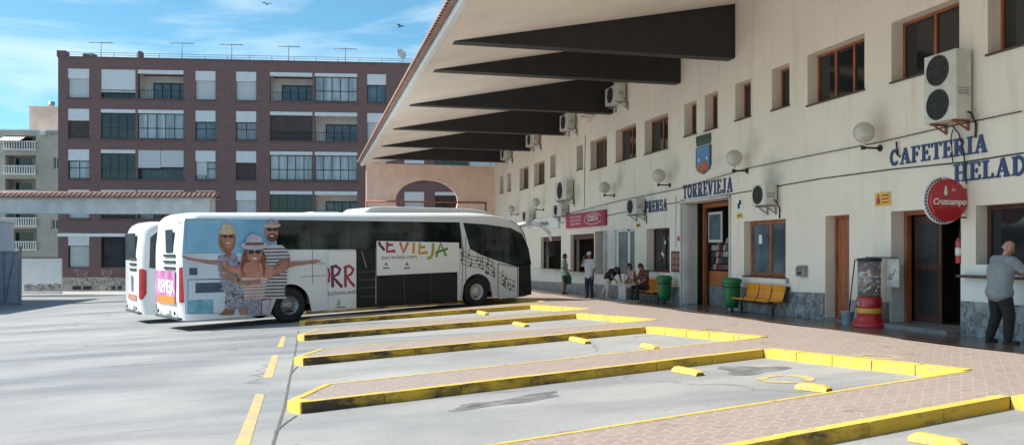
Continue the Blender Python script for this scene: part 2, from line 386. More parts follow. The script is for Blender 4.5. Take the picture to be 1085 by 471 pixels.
# nose and diagonal of island 1, read from its own top plane
T1 = Hp(1) + D * LN
N1 = on_isl(304.5, 424.5) ; F1 = on_isl(343, 407); N1.z = F1.z = 0
NO = N1 - T1; FO = F1 - T1
I0, I1 = -2, 8
b = MB()
def iz(p, dz=0): return Vector((p.x, p.y, isl(p.x, p.y) + dz))
def pzt(p, dz=0): return Vector((p.x, p.y, plat(p.x, p.y) + dz))
wallx = WX + .2
seq = []
for i in range(I0, I1 + 1): seq += [Ap(i), Hp(i)]
def zs_(p): return Vector((p.x, p.y, isl(p.x, p.y)))
for p, q in zip(seq, seq[1:]):
    wp = Vector((wallx, p.y, .22 - .0134 * p.y)); wq = Vector((wallx, q.y, .22 - .0134 * q.y))
    b.face([zs_(p), wp, wq, zs_(q)])
# far end beyond last bay
e = seq[-1]; b.face([zs_(e), Vector((wallx, e.y, .22 - .0134 * e.y)), Vector((wallx, 60, .22 - .0134 * 60)), Vector((e.x, 60, isl(e.x, 60)))])
for i in range(I0, I1):
    h, a = Hp(i), Ap(i + 1); t = h + D * LN; n = t + NO; f = t + FO
    b.face([zs_(p) for p in (h, a, f, n, t)])
tag(b.build('pavement', PAVE), kind='structure')

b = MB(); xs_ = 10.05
SHPAVE = mat('polished_shade_toned_paving', (.17, .135, .125), .22, .25, 2.5, c2=(.11, .09, .085), spec=.6)  # polished paving by the wall, canopy shade put into its dark colour
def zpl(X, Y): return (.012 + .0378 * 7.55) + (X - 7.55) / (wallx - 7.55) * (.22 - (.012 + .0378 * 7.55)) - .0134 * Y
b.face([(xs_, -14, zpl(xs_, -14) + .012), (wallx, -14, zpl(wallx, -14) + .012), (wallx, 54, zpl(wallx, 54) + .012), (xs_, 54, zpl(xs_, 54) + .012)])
tag(b.build('shade_strip', SHPAVE), kind='structure')
def kerb(b, p, q, wd, face=1, top=0, ztop=isl, lift=.004):
    # outer line p->q, inner side on the left of travel
    t = (q - p).normalized(); nn = Vector((-t.y, t.x, 0)) * wd
    P = [p, q, q + nn, p + nn]
    tp = [Vector((v.x, v.y, ztop(v.x, v.y) + lift)) for v in P]; bt = [Vector((v.x, v.y, lotz(v.x, v.y) - .05)) for v in P]
    b.m = top; b.face(tp)
    for k in range(4):
        b.m = face if k == 0 else top
        b.face([bt[k], bt[(k + 1) % 4], tp[(k + 1) % 4], tp[k]])
def seg(p, q, n):
    return [(p.lerp(q, k / n), p.lerp(q, (k + 1) / n)) for k in range(n)]
for i in range(I0, I1):
    h, a = Hp(i), Ap(i + 1); t = h + D * LN; n = t + NO; f = t + FO
    b = MB()
    for p, q in seg(t, h, 7):          # long kerb facing the bay, in cast lengths with small joints
        d_ = (q - p).normalized() * .006; jt = Vector((0, random.uniform(-.012, .012), 0)); kerb(b, p + d_ + jt, q - d_ + jt * .3, .115, face=1, top=0, lift=.004 + random.uniform(0, .006))
    kerb(b, n, t, .16, face=0, top=0, lift=.011)
    kerb(b, f, n, .10, face=0, top=0, lift=.008)
    kerb(b, a, f, .055, face=0, top=0, lift=.005)
    tag(b.build('kerb', [YEL, TYEL], bevel=.02), kind='structure')
for i in range(I0 + 1, I1 + 1):
    h, a = Hp(i), Ap(i); b = MB()
    for p, q in seg(h, a, 5):
        d_ = (q - p).normalized() * .008; kerb(b, q - d_, p + d_, -.18, face=0, top=0, lift=.006 + random.uniform(0, .006))
    tag(b.build('kerb', [YEL, TYEL], bevel=.012), kind='structure')

def flat(name, pts, m, zf=lotz, lift=.004):
    b = MB(); b.face([(p[0], p[1], zf(p[0], p[1]) + lift) for p in pts]); return tag(b.build(name, m), kind='structure')
LINEY = mat('faded_orange_road_paint', (.58, .40, .16), .7, .2, 3, c2=(.42, .34, .20), lo=.4, hi=.55)
P = lambda x, y: on_lot(x, y)
flat('road_marking', [P(247, 476), P(263, 476), P(280.6, 417), P(271, 417)], LINEY)
flat('road_marking', [P(278.5, 400), P(288.7, 400), P(295.4, 376), P(288.7, 376)], LINEY)
flat('road_marking', [P(293.6, 367.5), P(300, 367.5), P(303.2, 356), P(298.5, 356)], LINEY)
# expansion joint beside the island tips
JO = mat('dark_joint_filler', (.12, .12, .12), .9, .2, 3)
def strip(name, pts, w_, m, zf=lotz, lift=.005):
    b = MB(); pts = [Vector((p[0], p[1], 0)) for p in pts]
    for p, q in zip(pts, pts[1:]):
        t = (q - p).normalized(); nn = Vector((-t.y, t.x, 0)) * w_ / 2
        b.face([(v.x, v.y, zf(v.x, v.y) + lift) for v in (p - nn, q - nn, q + nn, p + nn)])
    return tag(b.build(name, m), kind='structure')
strip('pavement_joint', [P(288, 474), P(301, 432), P(306, 405), P(311, 382), P(314, 365), P(316, 350)], .03, JO)
strip('pavement_joint', [P(291, 458), P(301, 449), P(314, 440)], .025, JO, lift=.006)
strip('pavement_joint', [P(309, 395), P(315, 388)], .025, JO, lift=.006)
# yellow painted marks: a ring on the bay floor, letters worn away on the paving
def ring(px, py, rx, ry, wv, zf, plane, n=28):
    c = plane(px, py); b = MB()
    for k in range(n):
        if k % 9 == 4: continue
        a0, a1 = 2 * math.pi * k / n, 2 * math.pi * (k + 1) / n
        q = []
        for a, s in ((a0, 1), (a1, 1), (a1, 1 - wv), (a0, 1 - wv)):
            X = c.x + rx * s * math.cos(a); Y = c.y + ry * s * math.sin(a); q.append((X, Y, zf(X, Y) + .005))
        b.face(q)
    return tag(b.build('road_marking', mat('worn_yellow_marking', (.50, .40, .14), .7, .3, 5, c2=(.34, .31, .24), lo=.42, hi=.58)), kind='structure')
ring(832, 401, .36, .36, .4, lotz, on_lot)
ring(930, 377.5, .34, .3, .4, plat, on_plat)
ring(757, 349, .3, .3, .4, plat, on_plat)
# oil stains on the concrete
OIL = mat('oil_stain', (.13, .13, .135), .6, .4, 4, c2=(.24, .245, .25), lo=.3, hi=.55)
def stain(px, py, rx, ry, rot=0, seed=1):
    rg = random.Random(seed); c = on_lot(px, py); pts = []
    for k in range(26):
        a = 2 * math.pi * k / 26; r = 1 + .28 * math.sin(3 * a + seed) + rg.uniform(-.13, .13)
        x = rx * r * math.cos(a); y = ry * r * math.sin(a); pts.append((c.x + x * math.cos(rot) - y * math.sin(rot), c.y + x * math.sin(rot) + y * math.cos(rot)))
    return flat('oil_stain', pts, OIL, lift=.003)
stain(795, 391.5, .42, .4, 0, 2); stain(545, 424, .75, .17, R(24), 5); stain(608, 459, .42, .12, R(14), 3); stain(505, 428, .3, .1, R(24), 9)
stain(690, 383, .3, .08, R(14), 4)

# wheel stops: low yellow concrete blocks with sloping ends
def wheel_stop(px0, py0, px1, py1, label):
    p, q = on_lot(px0, py0), on_lot(px1, py1); ln = (q - p).length; rz = math.atan2(q.y - p.y, q.x - p.x)
    fr = Frame((p.x, p.y, p.z), rz, math.atan2(q.z - p.z, ln)); b = MB()
    prof = [(-.07, 0), (.07, 0), (.06, .06), (.04, .08), (-.04, .08), (-.06, .06)]
    sec = [(0, .6), (.06, 1), (ln - .06, 1), (ln, .6)]
    rings = [[b.av((x, y, z * s)) for y, z in prof] for x, s in sec]
    for r0, r1 in zip(rings, rings[1:]):
        for k in range(6): b.f.append([r0[k], r0[(k + 1) % 6], r1[(k + 1) % 6], r1[k]]); b.mi.append(0); b.sm.append(False)
    b.f += [rings[0][::-1], rings[-1]]; b.mi += [0, 1]; b.sm += [False, False]
    o = b.build('wheel_stop', [YEL, TYEL], bevel=.008); o.location = fr.o; o.rotation_euler = fr.e
    return tag(o, label, 'wheel stop', 'yellow wheel stops in the bus bays')
wheel_stop(715, 393, 742, 398, 'yellow wheel stop in the second bay from the front, beside its long kerb')
wheel_stop(845, 411.5, 879, 415.5, 'yellow wheel stop in the second bay from the front, at the thin yellow edge line')
wheel_stop(605, 360, 623, 364, 'yellow wheel stop in the third bay from the front, near its long kerb')
wheel_stop(681, 367.5, 696, 370.5, 'yellow wheel stop in the third bay, towards the pink paving strip')
wheel_stop(545, 343.5, 558, 346, 'yellow wheel stop in the fourth bay, the narrow bay second nearest the bus')
wheel_stop(506, 331, 516, 333.5, 'yellow wheel stop just in front of the big bus, farthest of the row')
wheel_stop(966, 466, 1022, 476, 'yellow wheel stop in the nearest bay, cut by the bottom of the photo')

# ---------------------------------------------------------------- station
WF = Frame((WX, 0, 0), R(-90))           # local x = -Y, y into the wall, z up
st = thing('station_building', 'long cream bus station building with cantilevered tile edged canopy on dark wedge beams', 'bus station', WF)
def wr(px0, px1, pyt, pyb):              # rectangle on the wall: left/right edge pixels, top and bottom read at the left edge
    x0, zt = WF.on(px0, pyt); _, zb = WF.on(px0, pyb); x1, _ = WF.on(px1, 200); return x0, x1, zb, zt
wtop = 8.62
DEP = .33
upper = [(817.7, 836.6, 73.8, 117), (779, 795.6, 89.4, 128), (746.6, 760.4, 101.3, 139), (724.9, 738, 110.9, 145),
         (855.5, 916, 58.6, 112.2), (944.5, 1016.5, 24.4, 87.5),
         (683, 707.8, 128.8, 163.8), (652.4, 674, 138.4, 172), (625.6, 643, 150, 180.5), (611, 617.5, 155, 180.5), (583, 588.5, 165, 188),
         (566, 577, 173.6, 197), (550.5, 560, 179, 201.5), (537.5, 541.5, 184, 203), (529.5, 533.5, 187, 205)]
U = [wr(*u) for u in upper]
x0, _, _, _ = wr(1046.5, 1060, 10, 57); U.append((x0, x0 + 2.0, U[5][2], U[5][3]))
lowz = lambda x: .22 + .0134 * x        # platform height at local x (= -Y)
L_ = {}
L_['hatch'] = wr(1034, 1085, 217.7, 291); L_['hatch'] = (L_['hatch'][0], L_['hatch'][0] + 2.3, L_['hatch'][2], L_['hatch'][3])
L_['cafe'] = wr(944, 1018.3, 224, 350); L_['door'] = wr(874.5, 899.8, 228.7, 330.6); L_['win'] = wr(788.3, 832.5, 234.5, 291.5)
L_['portal'] = wr(725, 773.5, 215.5, 322); L_['kiosk'] = wr(685, 709.5, 242.5, 286); L_['bar'] = wr(630.5, 673.5, 245, 290)
L_['shop'] = wr(604.5, 629.5, 248.5, 287.5); L_['shop2'] = wr(573, 594.5, 251, 284)
for k in ('cafe', 'door', 'portal'):
    a = L_[k]; L_[k] = (a[0], a[1], lowz(a[0]) - .3, a[3])
# bar and shop share one wide opening divided by a post
holes = U + list(L_.values())
b = MB(); holed_wall(b, -54.0, 12, -1.0, wtop, .42, holes); b.build('wall', STUC, st)
# upper window frames and panes
def window(h, npane, frame_m, pane_m, dep=DEP, fw=.06, parent=st, sill=True, fd=.06):
    x0, x1, z0, z1 = h
    f = MB(); y0, y1 = dep - fd, dep
    f.box(x0 + .002, x0 + fw, y0, y1, z0 + .002, z1 - .002); f.box(x1 - fw, x1 - .002, y0, y1, z0 + .002, z1 - .002)
    f.box(x0 + fw, x1 - fw, y0, y1, z1 - fw, z1 - .002); f.box(x0 + fw, x1 - fw, y0, y1, z0 + .002, z0 + fw)
    ws = (x1 - x0 - 2 * fw) / npane
    for k in range(1, npane):
        c = x0 + fw + ws * k; f.box(c - fw * .55, c + fw * .55, y0 - .004, y1, z0 + fw, z1 - fw)
    fo = f.build('window', frame_m, parent, bevel=.006)
    g = MB().box(x0 + fw * .5, x1 - fw * .5, dep - .025, dep - .012, z0 + fw * .5, z1 - fw * .5); g.build('pane', pane_m, fo)
    if sill:
        s = MB(); s.box(x0 - .03, x1 + .03, -.035, dep - fd - .002, z0 - .03, z0 + .006); s.build('sill', WOODD, fo)
    bk = MB().box(x0 + .004, x1 - .004, dep + .05, dep + .07, z0 + .004, z1 - .004); bk.build('blind', DARK, fo)
    return fo
npn = [1, 1, 1, 1, 3, 2, 2, 2, 2, 1, 1, 2, 1, 1, 1, 3]
for i, (h, n_) in enumerate(zip(U, npn)):
    window(h, n_, WOOD, GLASS, sill=True)
# cladding of grey marble, proud of the wall, interrupted by the doors
def dado(x0, x1, zt0, zt1, y=-.03, m=DADO, name='stone_cladding'):
    n_ = max(1, int((x1 - x0) / .9)); b = MB()
    for k in range(n_):
        a = x0 + (x1 - x0) * k / n_ + .003; c = x0 + (x1 - x0) * (k + 1) / n_ - .003
        b.prism([(a, y - random.uniform(0, .003), -.9), (c, y, -.9), (c, y, zt0 + (zt1 - zt0) * (k + 1) / n_), (a, y, zt0 + (zt1 - zt0) * k / n_)], (0, .028, 0))
    b.build(name, m, st)
zz = lambda px, py: WF.on(px, py)
def dd(pa, pb, ya, yb):                  # from pixel column pa to pb, top edge rows
    xa, za = zz(pa, ya); xb, zb = zz(pb, yb); dado(xa, xb, za, zb)
dd(832, 874, 308.5, 310); dd(773.5, 832, 302.5, 308); dd(900, 943, 317, 320)
xa, za = zz(1019, 318.5); dado(xa, xa + 9, za, za)
dd(676, 724, 303, 303.6); dd(560, 676, 297, 303); xq, zq = zz(525, 293); xr, zr = zz(560, 297); dado(max(xq, -53.6), xr, zq, zr)
# white enamelled panel above the marble under the café hatch
xb_, zb_ = zz(1019, 279.5)
b = MB(); b.box(xa, xa + 9, -.024, -.002, za + .004, zb_); b.build('white_panel', WHITE, st, bevel=.004)
# café doorway reveal tiles
c = L_['cafe']
b = MB()
for k in range(5): b.box(c[0] + .002, c[0] + .014, .005, .40, c[2] + .3 + k * .262, c[2] + .3 + k * .262 + .257)
b.build('reveal_tiles', mat('pale_grey_tile', (.5, .5, .48), .3, .1, 4), st)
# interiors behind openings: rooms with floor, ceiling, back wall
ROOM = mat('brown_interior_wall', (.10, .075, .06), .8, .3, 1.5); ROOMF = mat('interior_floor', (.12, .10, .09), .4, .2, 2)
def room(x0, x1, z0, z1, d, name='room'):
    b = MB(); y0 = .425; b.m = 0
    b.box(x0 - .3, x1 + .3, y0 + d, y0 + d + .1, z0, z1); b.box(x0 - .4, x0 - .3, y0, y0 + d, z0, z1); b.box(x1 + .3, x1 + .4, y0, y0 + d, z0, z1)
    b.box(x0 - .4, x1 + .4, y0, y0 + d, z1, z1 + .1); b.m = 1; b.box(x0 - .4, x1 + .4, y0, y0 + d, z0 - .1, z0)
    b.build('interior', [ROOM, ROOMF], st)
def door_frame(h, m, dep=.2, fw=.08, head=True):
    b = MB(); x0, x1, z0, z1 = h
    b.box(x0 + .015, x0 + .015 + fw, dep, dep + .12, z0, z1 - .002); b.box(x1 - fw - .002, x1 - .002, dep, dep + .12, z0, z1 - .002); b.box(x0 + .015 + fw, x1 - fw - .002, dep, dep + .12, z1 - fw, z1 - .002)
    return b.build('door_frame', m, st, bevel=.006)
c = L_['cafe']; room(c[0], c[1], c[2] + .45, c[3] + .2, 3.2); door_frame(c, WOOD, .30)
b = MB(); b.box(c[0] - .25, c[1] + .02, -.34, .40, c[2] + .1, c[2] + .42); b.build('doorstep', mat('grey_stone_step', (.2, .2, .21), .5, .25, 4), st, bevel=.012)
# café door leaf standing open inwards, fire extinguisher side panel
b = MB(); b.box(c[0] + .13, c[0] + .9, .46, .5, c[2] + .45, c[3] - .1); dl = b.build('door', WOODD, st, bevel=.004)
for k in range(2):
    MB().box(c[0] + .23, c[0] + .8, .448, .46, c[2] + .6 + k * 1.05, c[2] + 1.5 + k * .95).build('door_panel', DMET, dl, bevel=.006)
b = MB(); b.box(c[1] - .36, c[1] - .09, .30, .33, c[2] + .42, c[3] - .09); b.build('side_panel', mat('brown_grey_side_panel', (.15, .13, .115), .6, .2, 3), st)
# brown door
d_ = L_['door']; door_frame(d_, WOOD, .24, .06)
b = MB(); b.box(d_[0] + .08, d_[1] - .065, .27, .31, d_[2] + .3, d_[3] - .07); dl = b.build('door', WOOD, st, bevel=.004)
wd = d_[1] - d_[0] - .15
for k in range(3):
    for j in range(2):
        z_ = d_[2] + .42 + k * .68; xx = d_[0] + .12 + j * wd * .5; MB().box(xx, xx + wd * .4, .262, .27, z_, z_ + .56).build('door_panel', WOOD, dl, bevel=.008)
MB().tube([(d_[1] - .13, .27, d_[2] + 1.3), (d_[1] - .13, .22, d_[2] + 1.3), (d_[1] - .23, .22, d_[2] + 1.3)], .01).build('handle', METAL, dl)
b = MB(); b.box(d_[0] - .15, d_[1] + .02, -.06, .27, d_[2] + .1, d_[2] + .37); b.build('doorstep', MATS['grey_stone_step'], st, bevel=.01)
# window with notice
w_ = L_['win']; wo = window(w_, 2, WOOD, GLASSL, .26, .10)
xn, zn = zz(801, 262)
MB().box(w_[0] + .42, w_[0] + .58, .215, .225, w_[3] - .62, w_[3] - .38).build('notice', WHITE, wo)
# hatch
h = L_['hatch']; window((h[0], h[1], h[2], h[3]), 2, WOODD, GLASS, .30, .08, sill=False)
b = MB(); b.box(h[0] - .25, h[1], -.22, .22, h[2] - .05, h[2]); b.build('counter', WOODD, st, bevel=.008)
# portal
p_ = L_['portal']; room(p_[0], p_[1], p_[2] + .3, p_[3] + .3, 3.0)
b = MB(); b.box(p_[0] - .0, p_[0] + .055, -.16, .0 - .003, p_[2], p_[3] + .12); b.box(p_[0] + .055, p_[0] + .11, -.05, .41, p_[2], p_[3] - .003)
b.box(p_[1] + .003, p_[1] + .06, -.05, -.003, p_[2], p_[3] + .12); b.box(p_[0], p_[1] + .06, -.16, -.003, p_[3] + .003, p_[3] + .06)
b.build('door_surround', OFFW, st, bevel=.006)
# white roller door leaf folded back at the left side of the portal
b = MB(); 
for k in range(2): b.box(p_[0] + .12 + k * .001, p_[0] + .15, .02 + k * .19, .02 + k * .19 + .18, p_[2] + .34, p_[3] - .06)
b.build('folded_door', OFFW, st, bevel=.005)
b = MB(); b.box(p_[0] + .3, p_[0] + .4, .5, .6, p_[2] + .3, p_[3]); b.box(p_[0] + .4, p_[1], .5, .6, p_[3] - .16, p_[3] - .02); b.box(p_[1] - .18, p_[1] - .08, .43, .6, p_[2] + .3, p_[3]); b.build('inner_door_frame', WOOD, st)
b = MB(); b.box(p_[0] + .44, p_[0] + 1.35, .62, .66, p_[3] - 1.25, p_[3] - .3); vm = b.build('ticket_window', OFFW, st, bevel=.01)
b = MB(); b.box(p_[0] + .52, p_[0] + 1.27, .608, .62, p_[3] - 1.17, p_[3] - .38); b.build('pane', GLASSL, vm)
# magazine rack with coloured covers
b = MB(); rg = random.Random(4)
for r_ in range(5):
    for k in range(9):
        xx = p_[0] + .42 + k * .16; zq = p_[2] + 1.45 + r_ * .2
        b.m = rg.randrange(5); b.prism([(xx, .72, zq), (xx + .13, .72, zq), (xx + .13, .76, zq + .17), (xx, .76, zq + .17)], (0, .01, 0))
mg = [mat('magazine_cover_' + n_, c_, .3, .3, 9) for n_, c_ in (('red', (.3, .05, .04)), ('blue', (.06, .08, .16)), ('pale', (.4, .38, .35)), ('brown', (.14, .08, .05)), ('black', (.03, .03, .03)))]
b.build('magazine_rack', mg, st)
b = MB(); b.box(p_[0] + .36, p_[1] + .1, .68, .9, p_[2] + .95, p_[2] + 1.4); b.build('orange_board', mat('orange_board', (.42, .13, .035), .5, .2, 2), st)
b = MB(); b.box(p_[0] + .36, p_[1] + .1, .68, .9, p_[2] + .3, p_[2] + .94); b.build('stone_base', MATS['grey_stone_step'], st)
# press kiosk window, bar with two light sashes, shop windows
k_ = L_['kiosk']; ko = window(k_, 2, WOODD, GLASS, .34, .05)
rg = random.Random(2)
for j in range(7):
    xx = k_[0] + .5 + rg.uniform(0, .5); zq = k_[2] + .25 + rg.uniform(0, .7)
    MB().box(xx, xx + .1, .262, .27, zq, zq + .13).build('notice', [WHITE, MATS['magazine_cover_red'], MATS['magazine_cover_blue']][j % 3], ko)
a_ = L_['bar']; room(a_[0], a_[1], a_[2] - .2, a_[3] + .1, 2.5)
wx = a_[1] - a_[0]
b = MB(); b.box(a_[0] + wx * .29, a_[0] + wx * .31, -.1, .3, a_[2], a_[3] - .003); b.box(a_[0] + wx * .31, a_[0] + wx * .52, .02, .06, a_[2], a_[3] - .003); b.build('side_panel', OFFW, st)
b = MB()
for q0, q1 in ((.53, .57), (.80, .84), (.95, .99)): b.box(a_[0] + wx * q0, a_[0] + wx * q1, .05, .12, a_[2], a_[3] - .003)
b.box(a_[0] + wx * .57, a_[0] + wx * .95, .05, .12, a_[2] + .003, a_[2] + .08); b.box(a_[0] + wx * .57, a_[0] + wx * .95, .05, .12, a_[3] - .08, a_[3] - .003)
sf = b.build('window', WHITE, st, bevel=.004)
MB().box(a_[0] + wx * .57, a_[0] + wx * .95, .08, .09, a_[2] + .05, a_[3] - .05).build('pane', GLASSB, sf)
for kk in ('shop', 'shop2'):
    a_ = L_[kk]; room(a_[0], a_[1], a_[2] - .2, a_[3] + .1, 2.2)
    wx = a_[1] - a_[0]
    b = MB(); b.box(a_[0] + .003, a_[0] + .09, .15, .25, a_[2] + .003, a_[3] - .003); b.box(a_[1] - .09, a_[1] - .003, .15, .25, a_[2] + .003, a_[3] - .003); b.box(a_[0] + .09, a_[1] - .09, .15, .25, a_[3] - .22, a_[3] - .003); b.build('window', WOODD, st)
    b = MB(); b.box(a_[0] - .1, a_[1] + .05, -.3, .1, a_[2] - .06, a_[2] - .002); b.build('counter', OFFW, st, bevel=.01)
    rg = random.Random(len(kk))
    for j in range(6):
        xx = a_[0] + wx * (.1 + .14 * j); hh = rg.uniform(.25, .75); zq = a_[2] + .02
        MB().box(xx, xx + wx * .07, .55 + rg.uniform(0, .8), .62 + .85, zq, zq + hh).build('shelf_goods', [OFFW, MATS['magazine_cover_red'], ACW, MATS['magazine_cover_blue']][j % 4], st)
# end wall with elliptical opening
EY = 54.0; EF = Frame((3.55, EY, 0), 0)    # local x = +X, front faces -Y
ew = MB(); n = 48; ex, ez = EF.on(452.5, 213); erx = (EF.on(485.5, 213)[0] - EF.on(419.5, 213)[0]) / 2; erz = EF.on(452, 190.5)[1] - ez
x1e = WX - 3.55 - .002; ztop_e = 7.12
for y_, fl in ((0, 0), (.3, 1)):
    inner = [(ex + erx * math.cos(2 * math.pi * k / n), ez + erz * math.sin(2 * math.pi * k / n)) for k in range(n)]
    # outer rectangle points matched by angle
    outer = []
    for k in range(n):
        a = 2 * math.pi * k / n; cx_, sx_ = math.cos(a), math.sin(a); t = 1e9
        if cx_ > 1e-6: t = min(t, (x1e - ex) / cx_)
        if cx_ < -1e-6: t = min(t, (0 - ex) / cx_)
        if sx_ > 1e-6: t = min(t, (ztop_e - ez) / sx_)
        if sx_ < -1e-6: t = min(t, (-1 - ez) / sx_)
        outer.append((ex + t * cx_, ez + t * sx_))
    # snap nearest outer points to the rectangle corners
    for cxx, czz in ((0, -1), (0, ztop_e), (x1e, -1), (x1e, ztop_e)):
        k = min(range(n), key=lambda q: (outer[q][0] - cxx) ** 2 + (outer[q][1] - czz) ** 2); outer[k] = (cxx, czz)
    for k in range(n):
        k2 = (k + 1) % n; ew.face([(inner[k][0], y_, inner[k][1]), (outer[k][0], y_, outer[k][1]), (outer[k2][0], y_, outer[k2][1]), (inner[k2][0], y_, inner[k2][1])])
    if y_ == 0:
        for k in range(n):
            k2 = (k + 1) % n; ew.face([(inner[k][0], 0, inner[k][1]), (inner[k2][0], 0, inner[k2][1]), (inner[k2][0], .3, inner[k2][1]), (inner[k][0], .3, inner[k][1])])
ew.face([(0, 0, -1), (0, 0, ztop_e), (0, .3, ztop_e), (0, .3, -1)])
o = ew.build('end_wall', PINK, st); o.matrix_world = EF.m
bpy.context.view_layer.update(); o.matrix_parent_inverse = WF.i
RAIL = mat('red_brown_pipe', (.30, .10, .07), .5, .2, 4)
xa_, za_ = EF.on(388, 213); xb_, zb_ = EF.on(519, 213)
b = MB(); b.tube([(xa_, -.15, 0), (xa_, -.15, za_), (xb_ - .3, -.15, za_), (xb_ - .3, -.15, 0)], .05); b.tube([(xa_, -.15, za_ - .55), (xb_ - .3, -.15, za_ - .55)], .03)
o = b.build('pipe_rail', RAIL, st); o.matrix_parent_inverse = WF.i @ EF.m
# canopy: soffit, roof, fascia, tiles.   world coordinates through inverse parent
SB, ST_ = 5.49 + 1.6 - .02, None
TX = 3.37
def szw(X): return SB + (X - 3.68) * (1.51 / 8.05)      # underside height
WI = WF.i
Y0, Y1 = -12.0, 54.3
def put(b, name, m, bevel=0):
    o = b.build(name, m, st, bevel=bevel); o.matrix_parent_inverse = WI; return o
b = MB(); b.face([(TX, Y0, szw(TX)), (WX + .1, Y0, szw(WX + .1)), (WX + .1, Y1, szw(WX + .1)), (TX, Y1, szw(TX))])
th = .16
b.face([(TX, Y0, szw(TX) + th), (WX + .1, Y0, szw(WX + .1) + th), (WX + .1, Y1, szw(WX + .1) + th), (TX, Y1, szw(TX) + th)])
b.face([(TX, Y0, szw(TX)), (TX, Y1, szw(TX)), (TX, Y1, szw(TX) + th), (TX, Y0, szw(TX) + th)])
b.face([(TX, Y1, szw(TX)), (WX + .1, Y1, szw(WX + .1)), (WX + .1, Y1, szw(WX + .1) + th), (TX, Y1, szw(TX) + th)])
put(b, 'soffit', SOFF)
b = MB(); b.box(TX - .14, TX - .003, Y0, Y1 + .1, szw(TX) - .03, szw(TX) + .13); put(b, 'fascia', WHITE)
b = MB()                                  # roof tiles: barrel rows running down the slope, ending in round caps over the fascia
nT = 0; y = Y0
x_lo, x_hi = TX - .36, WX + .8
zl, zh = szw(TX) + th + .02, szw(WX) + th + .2
b.m = 0; b.face([(x_lo + .06, Y0, zl), (x_hi, Y0, zh + .02), (x_hi, Y1, zh + .02), (x_lo + .06, Y1, zl)])
b.face([(x_lo + .06, Y0, zl - .03), (TX, Y0, zl - .03), (TX, Y1, zl - .03), (x_lo + .06, Y1, zl - .03)])
while y < Y1:
    segs = 5; ring0 = []; ring1 = []
    for k in range(segs + 1):
        a = math.pi * k / segs; dy = -.1 * math.cos(a); dz = .085 * math.sin(a)
        ring0.append(b.av((x_lo, y + dy, zl + dz - .01))); ring1.append(b.av((x_hi, y + dy, zh + dz)))
    for k in range(segs): b.f.append([ring0[k], ring0[k + 1], ring1[k + 1], ring1[k]]); b.mi.append(0); b.sm.append(True)
    b.f.append(ring0[::-1]); b.mi.append(0); b.sm.append(False)
    y += .25
put(b, 'roof_tiles', TILE)
for Yb in (21.86, 25.46, 31.7, 38.1, 44.5, 50.6):
    b = MB(); b.prism([(TX + .34, Yb, szw(TX + .34) - .004), (WX - .003, Yb, szw(TX + .34) - .03), (WX - .003, Yb, szw(WX) + .05), (TX + .34, Yb, szw(TX + .34) + .05)], (0, .42, 0))
    put(b, 'roof_beam', DARKB, bevel=.01)
# building mass behind the wall, so that no light leaks in
b = MB(); b.box(WX + .42, WX + 9, Y0, Y1, wtop - .2, wtop - .05); b.box(WX + 8.8, WX + 9, Y0, Y1, -1, wtop); b.box(WX + .43, WX + 9, Y0 - .2, Y0, -1, wtop); b.box(WX + .43, WX + 9, Y1, Y1 + .2, -1, wtop); b.box(WX + .45, WX + 9, Y0, Y1, 3.7, 3.85)
put(b, 'back_wall', STUC)
def at_x(px, X):
    d = ray(px, 300); Y = X * d.y / d.x; return Vector((X, Y, plat(X, Y)))
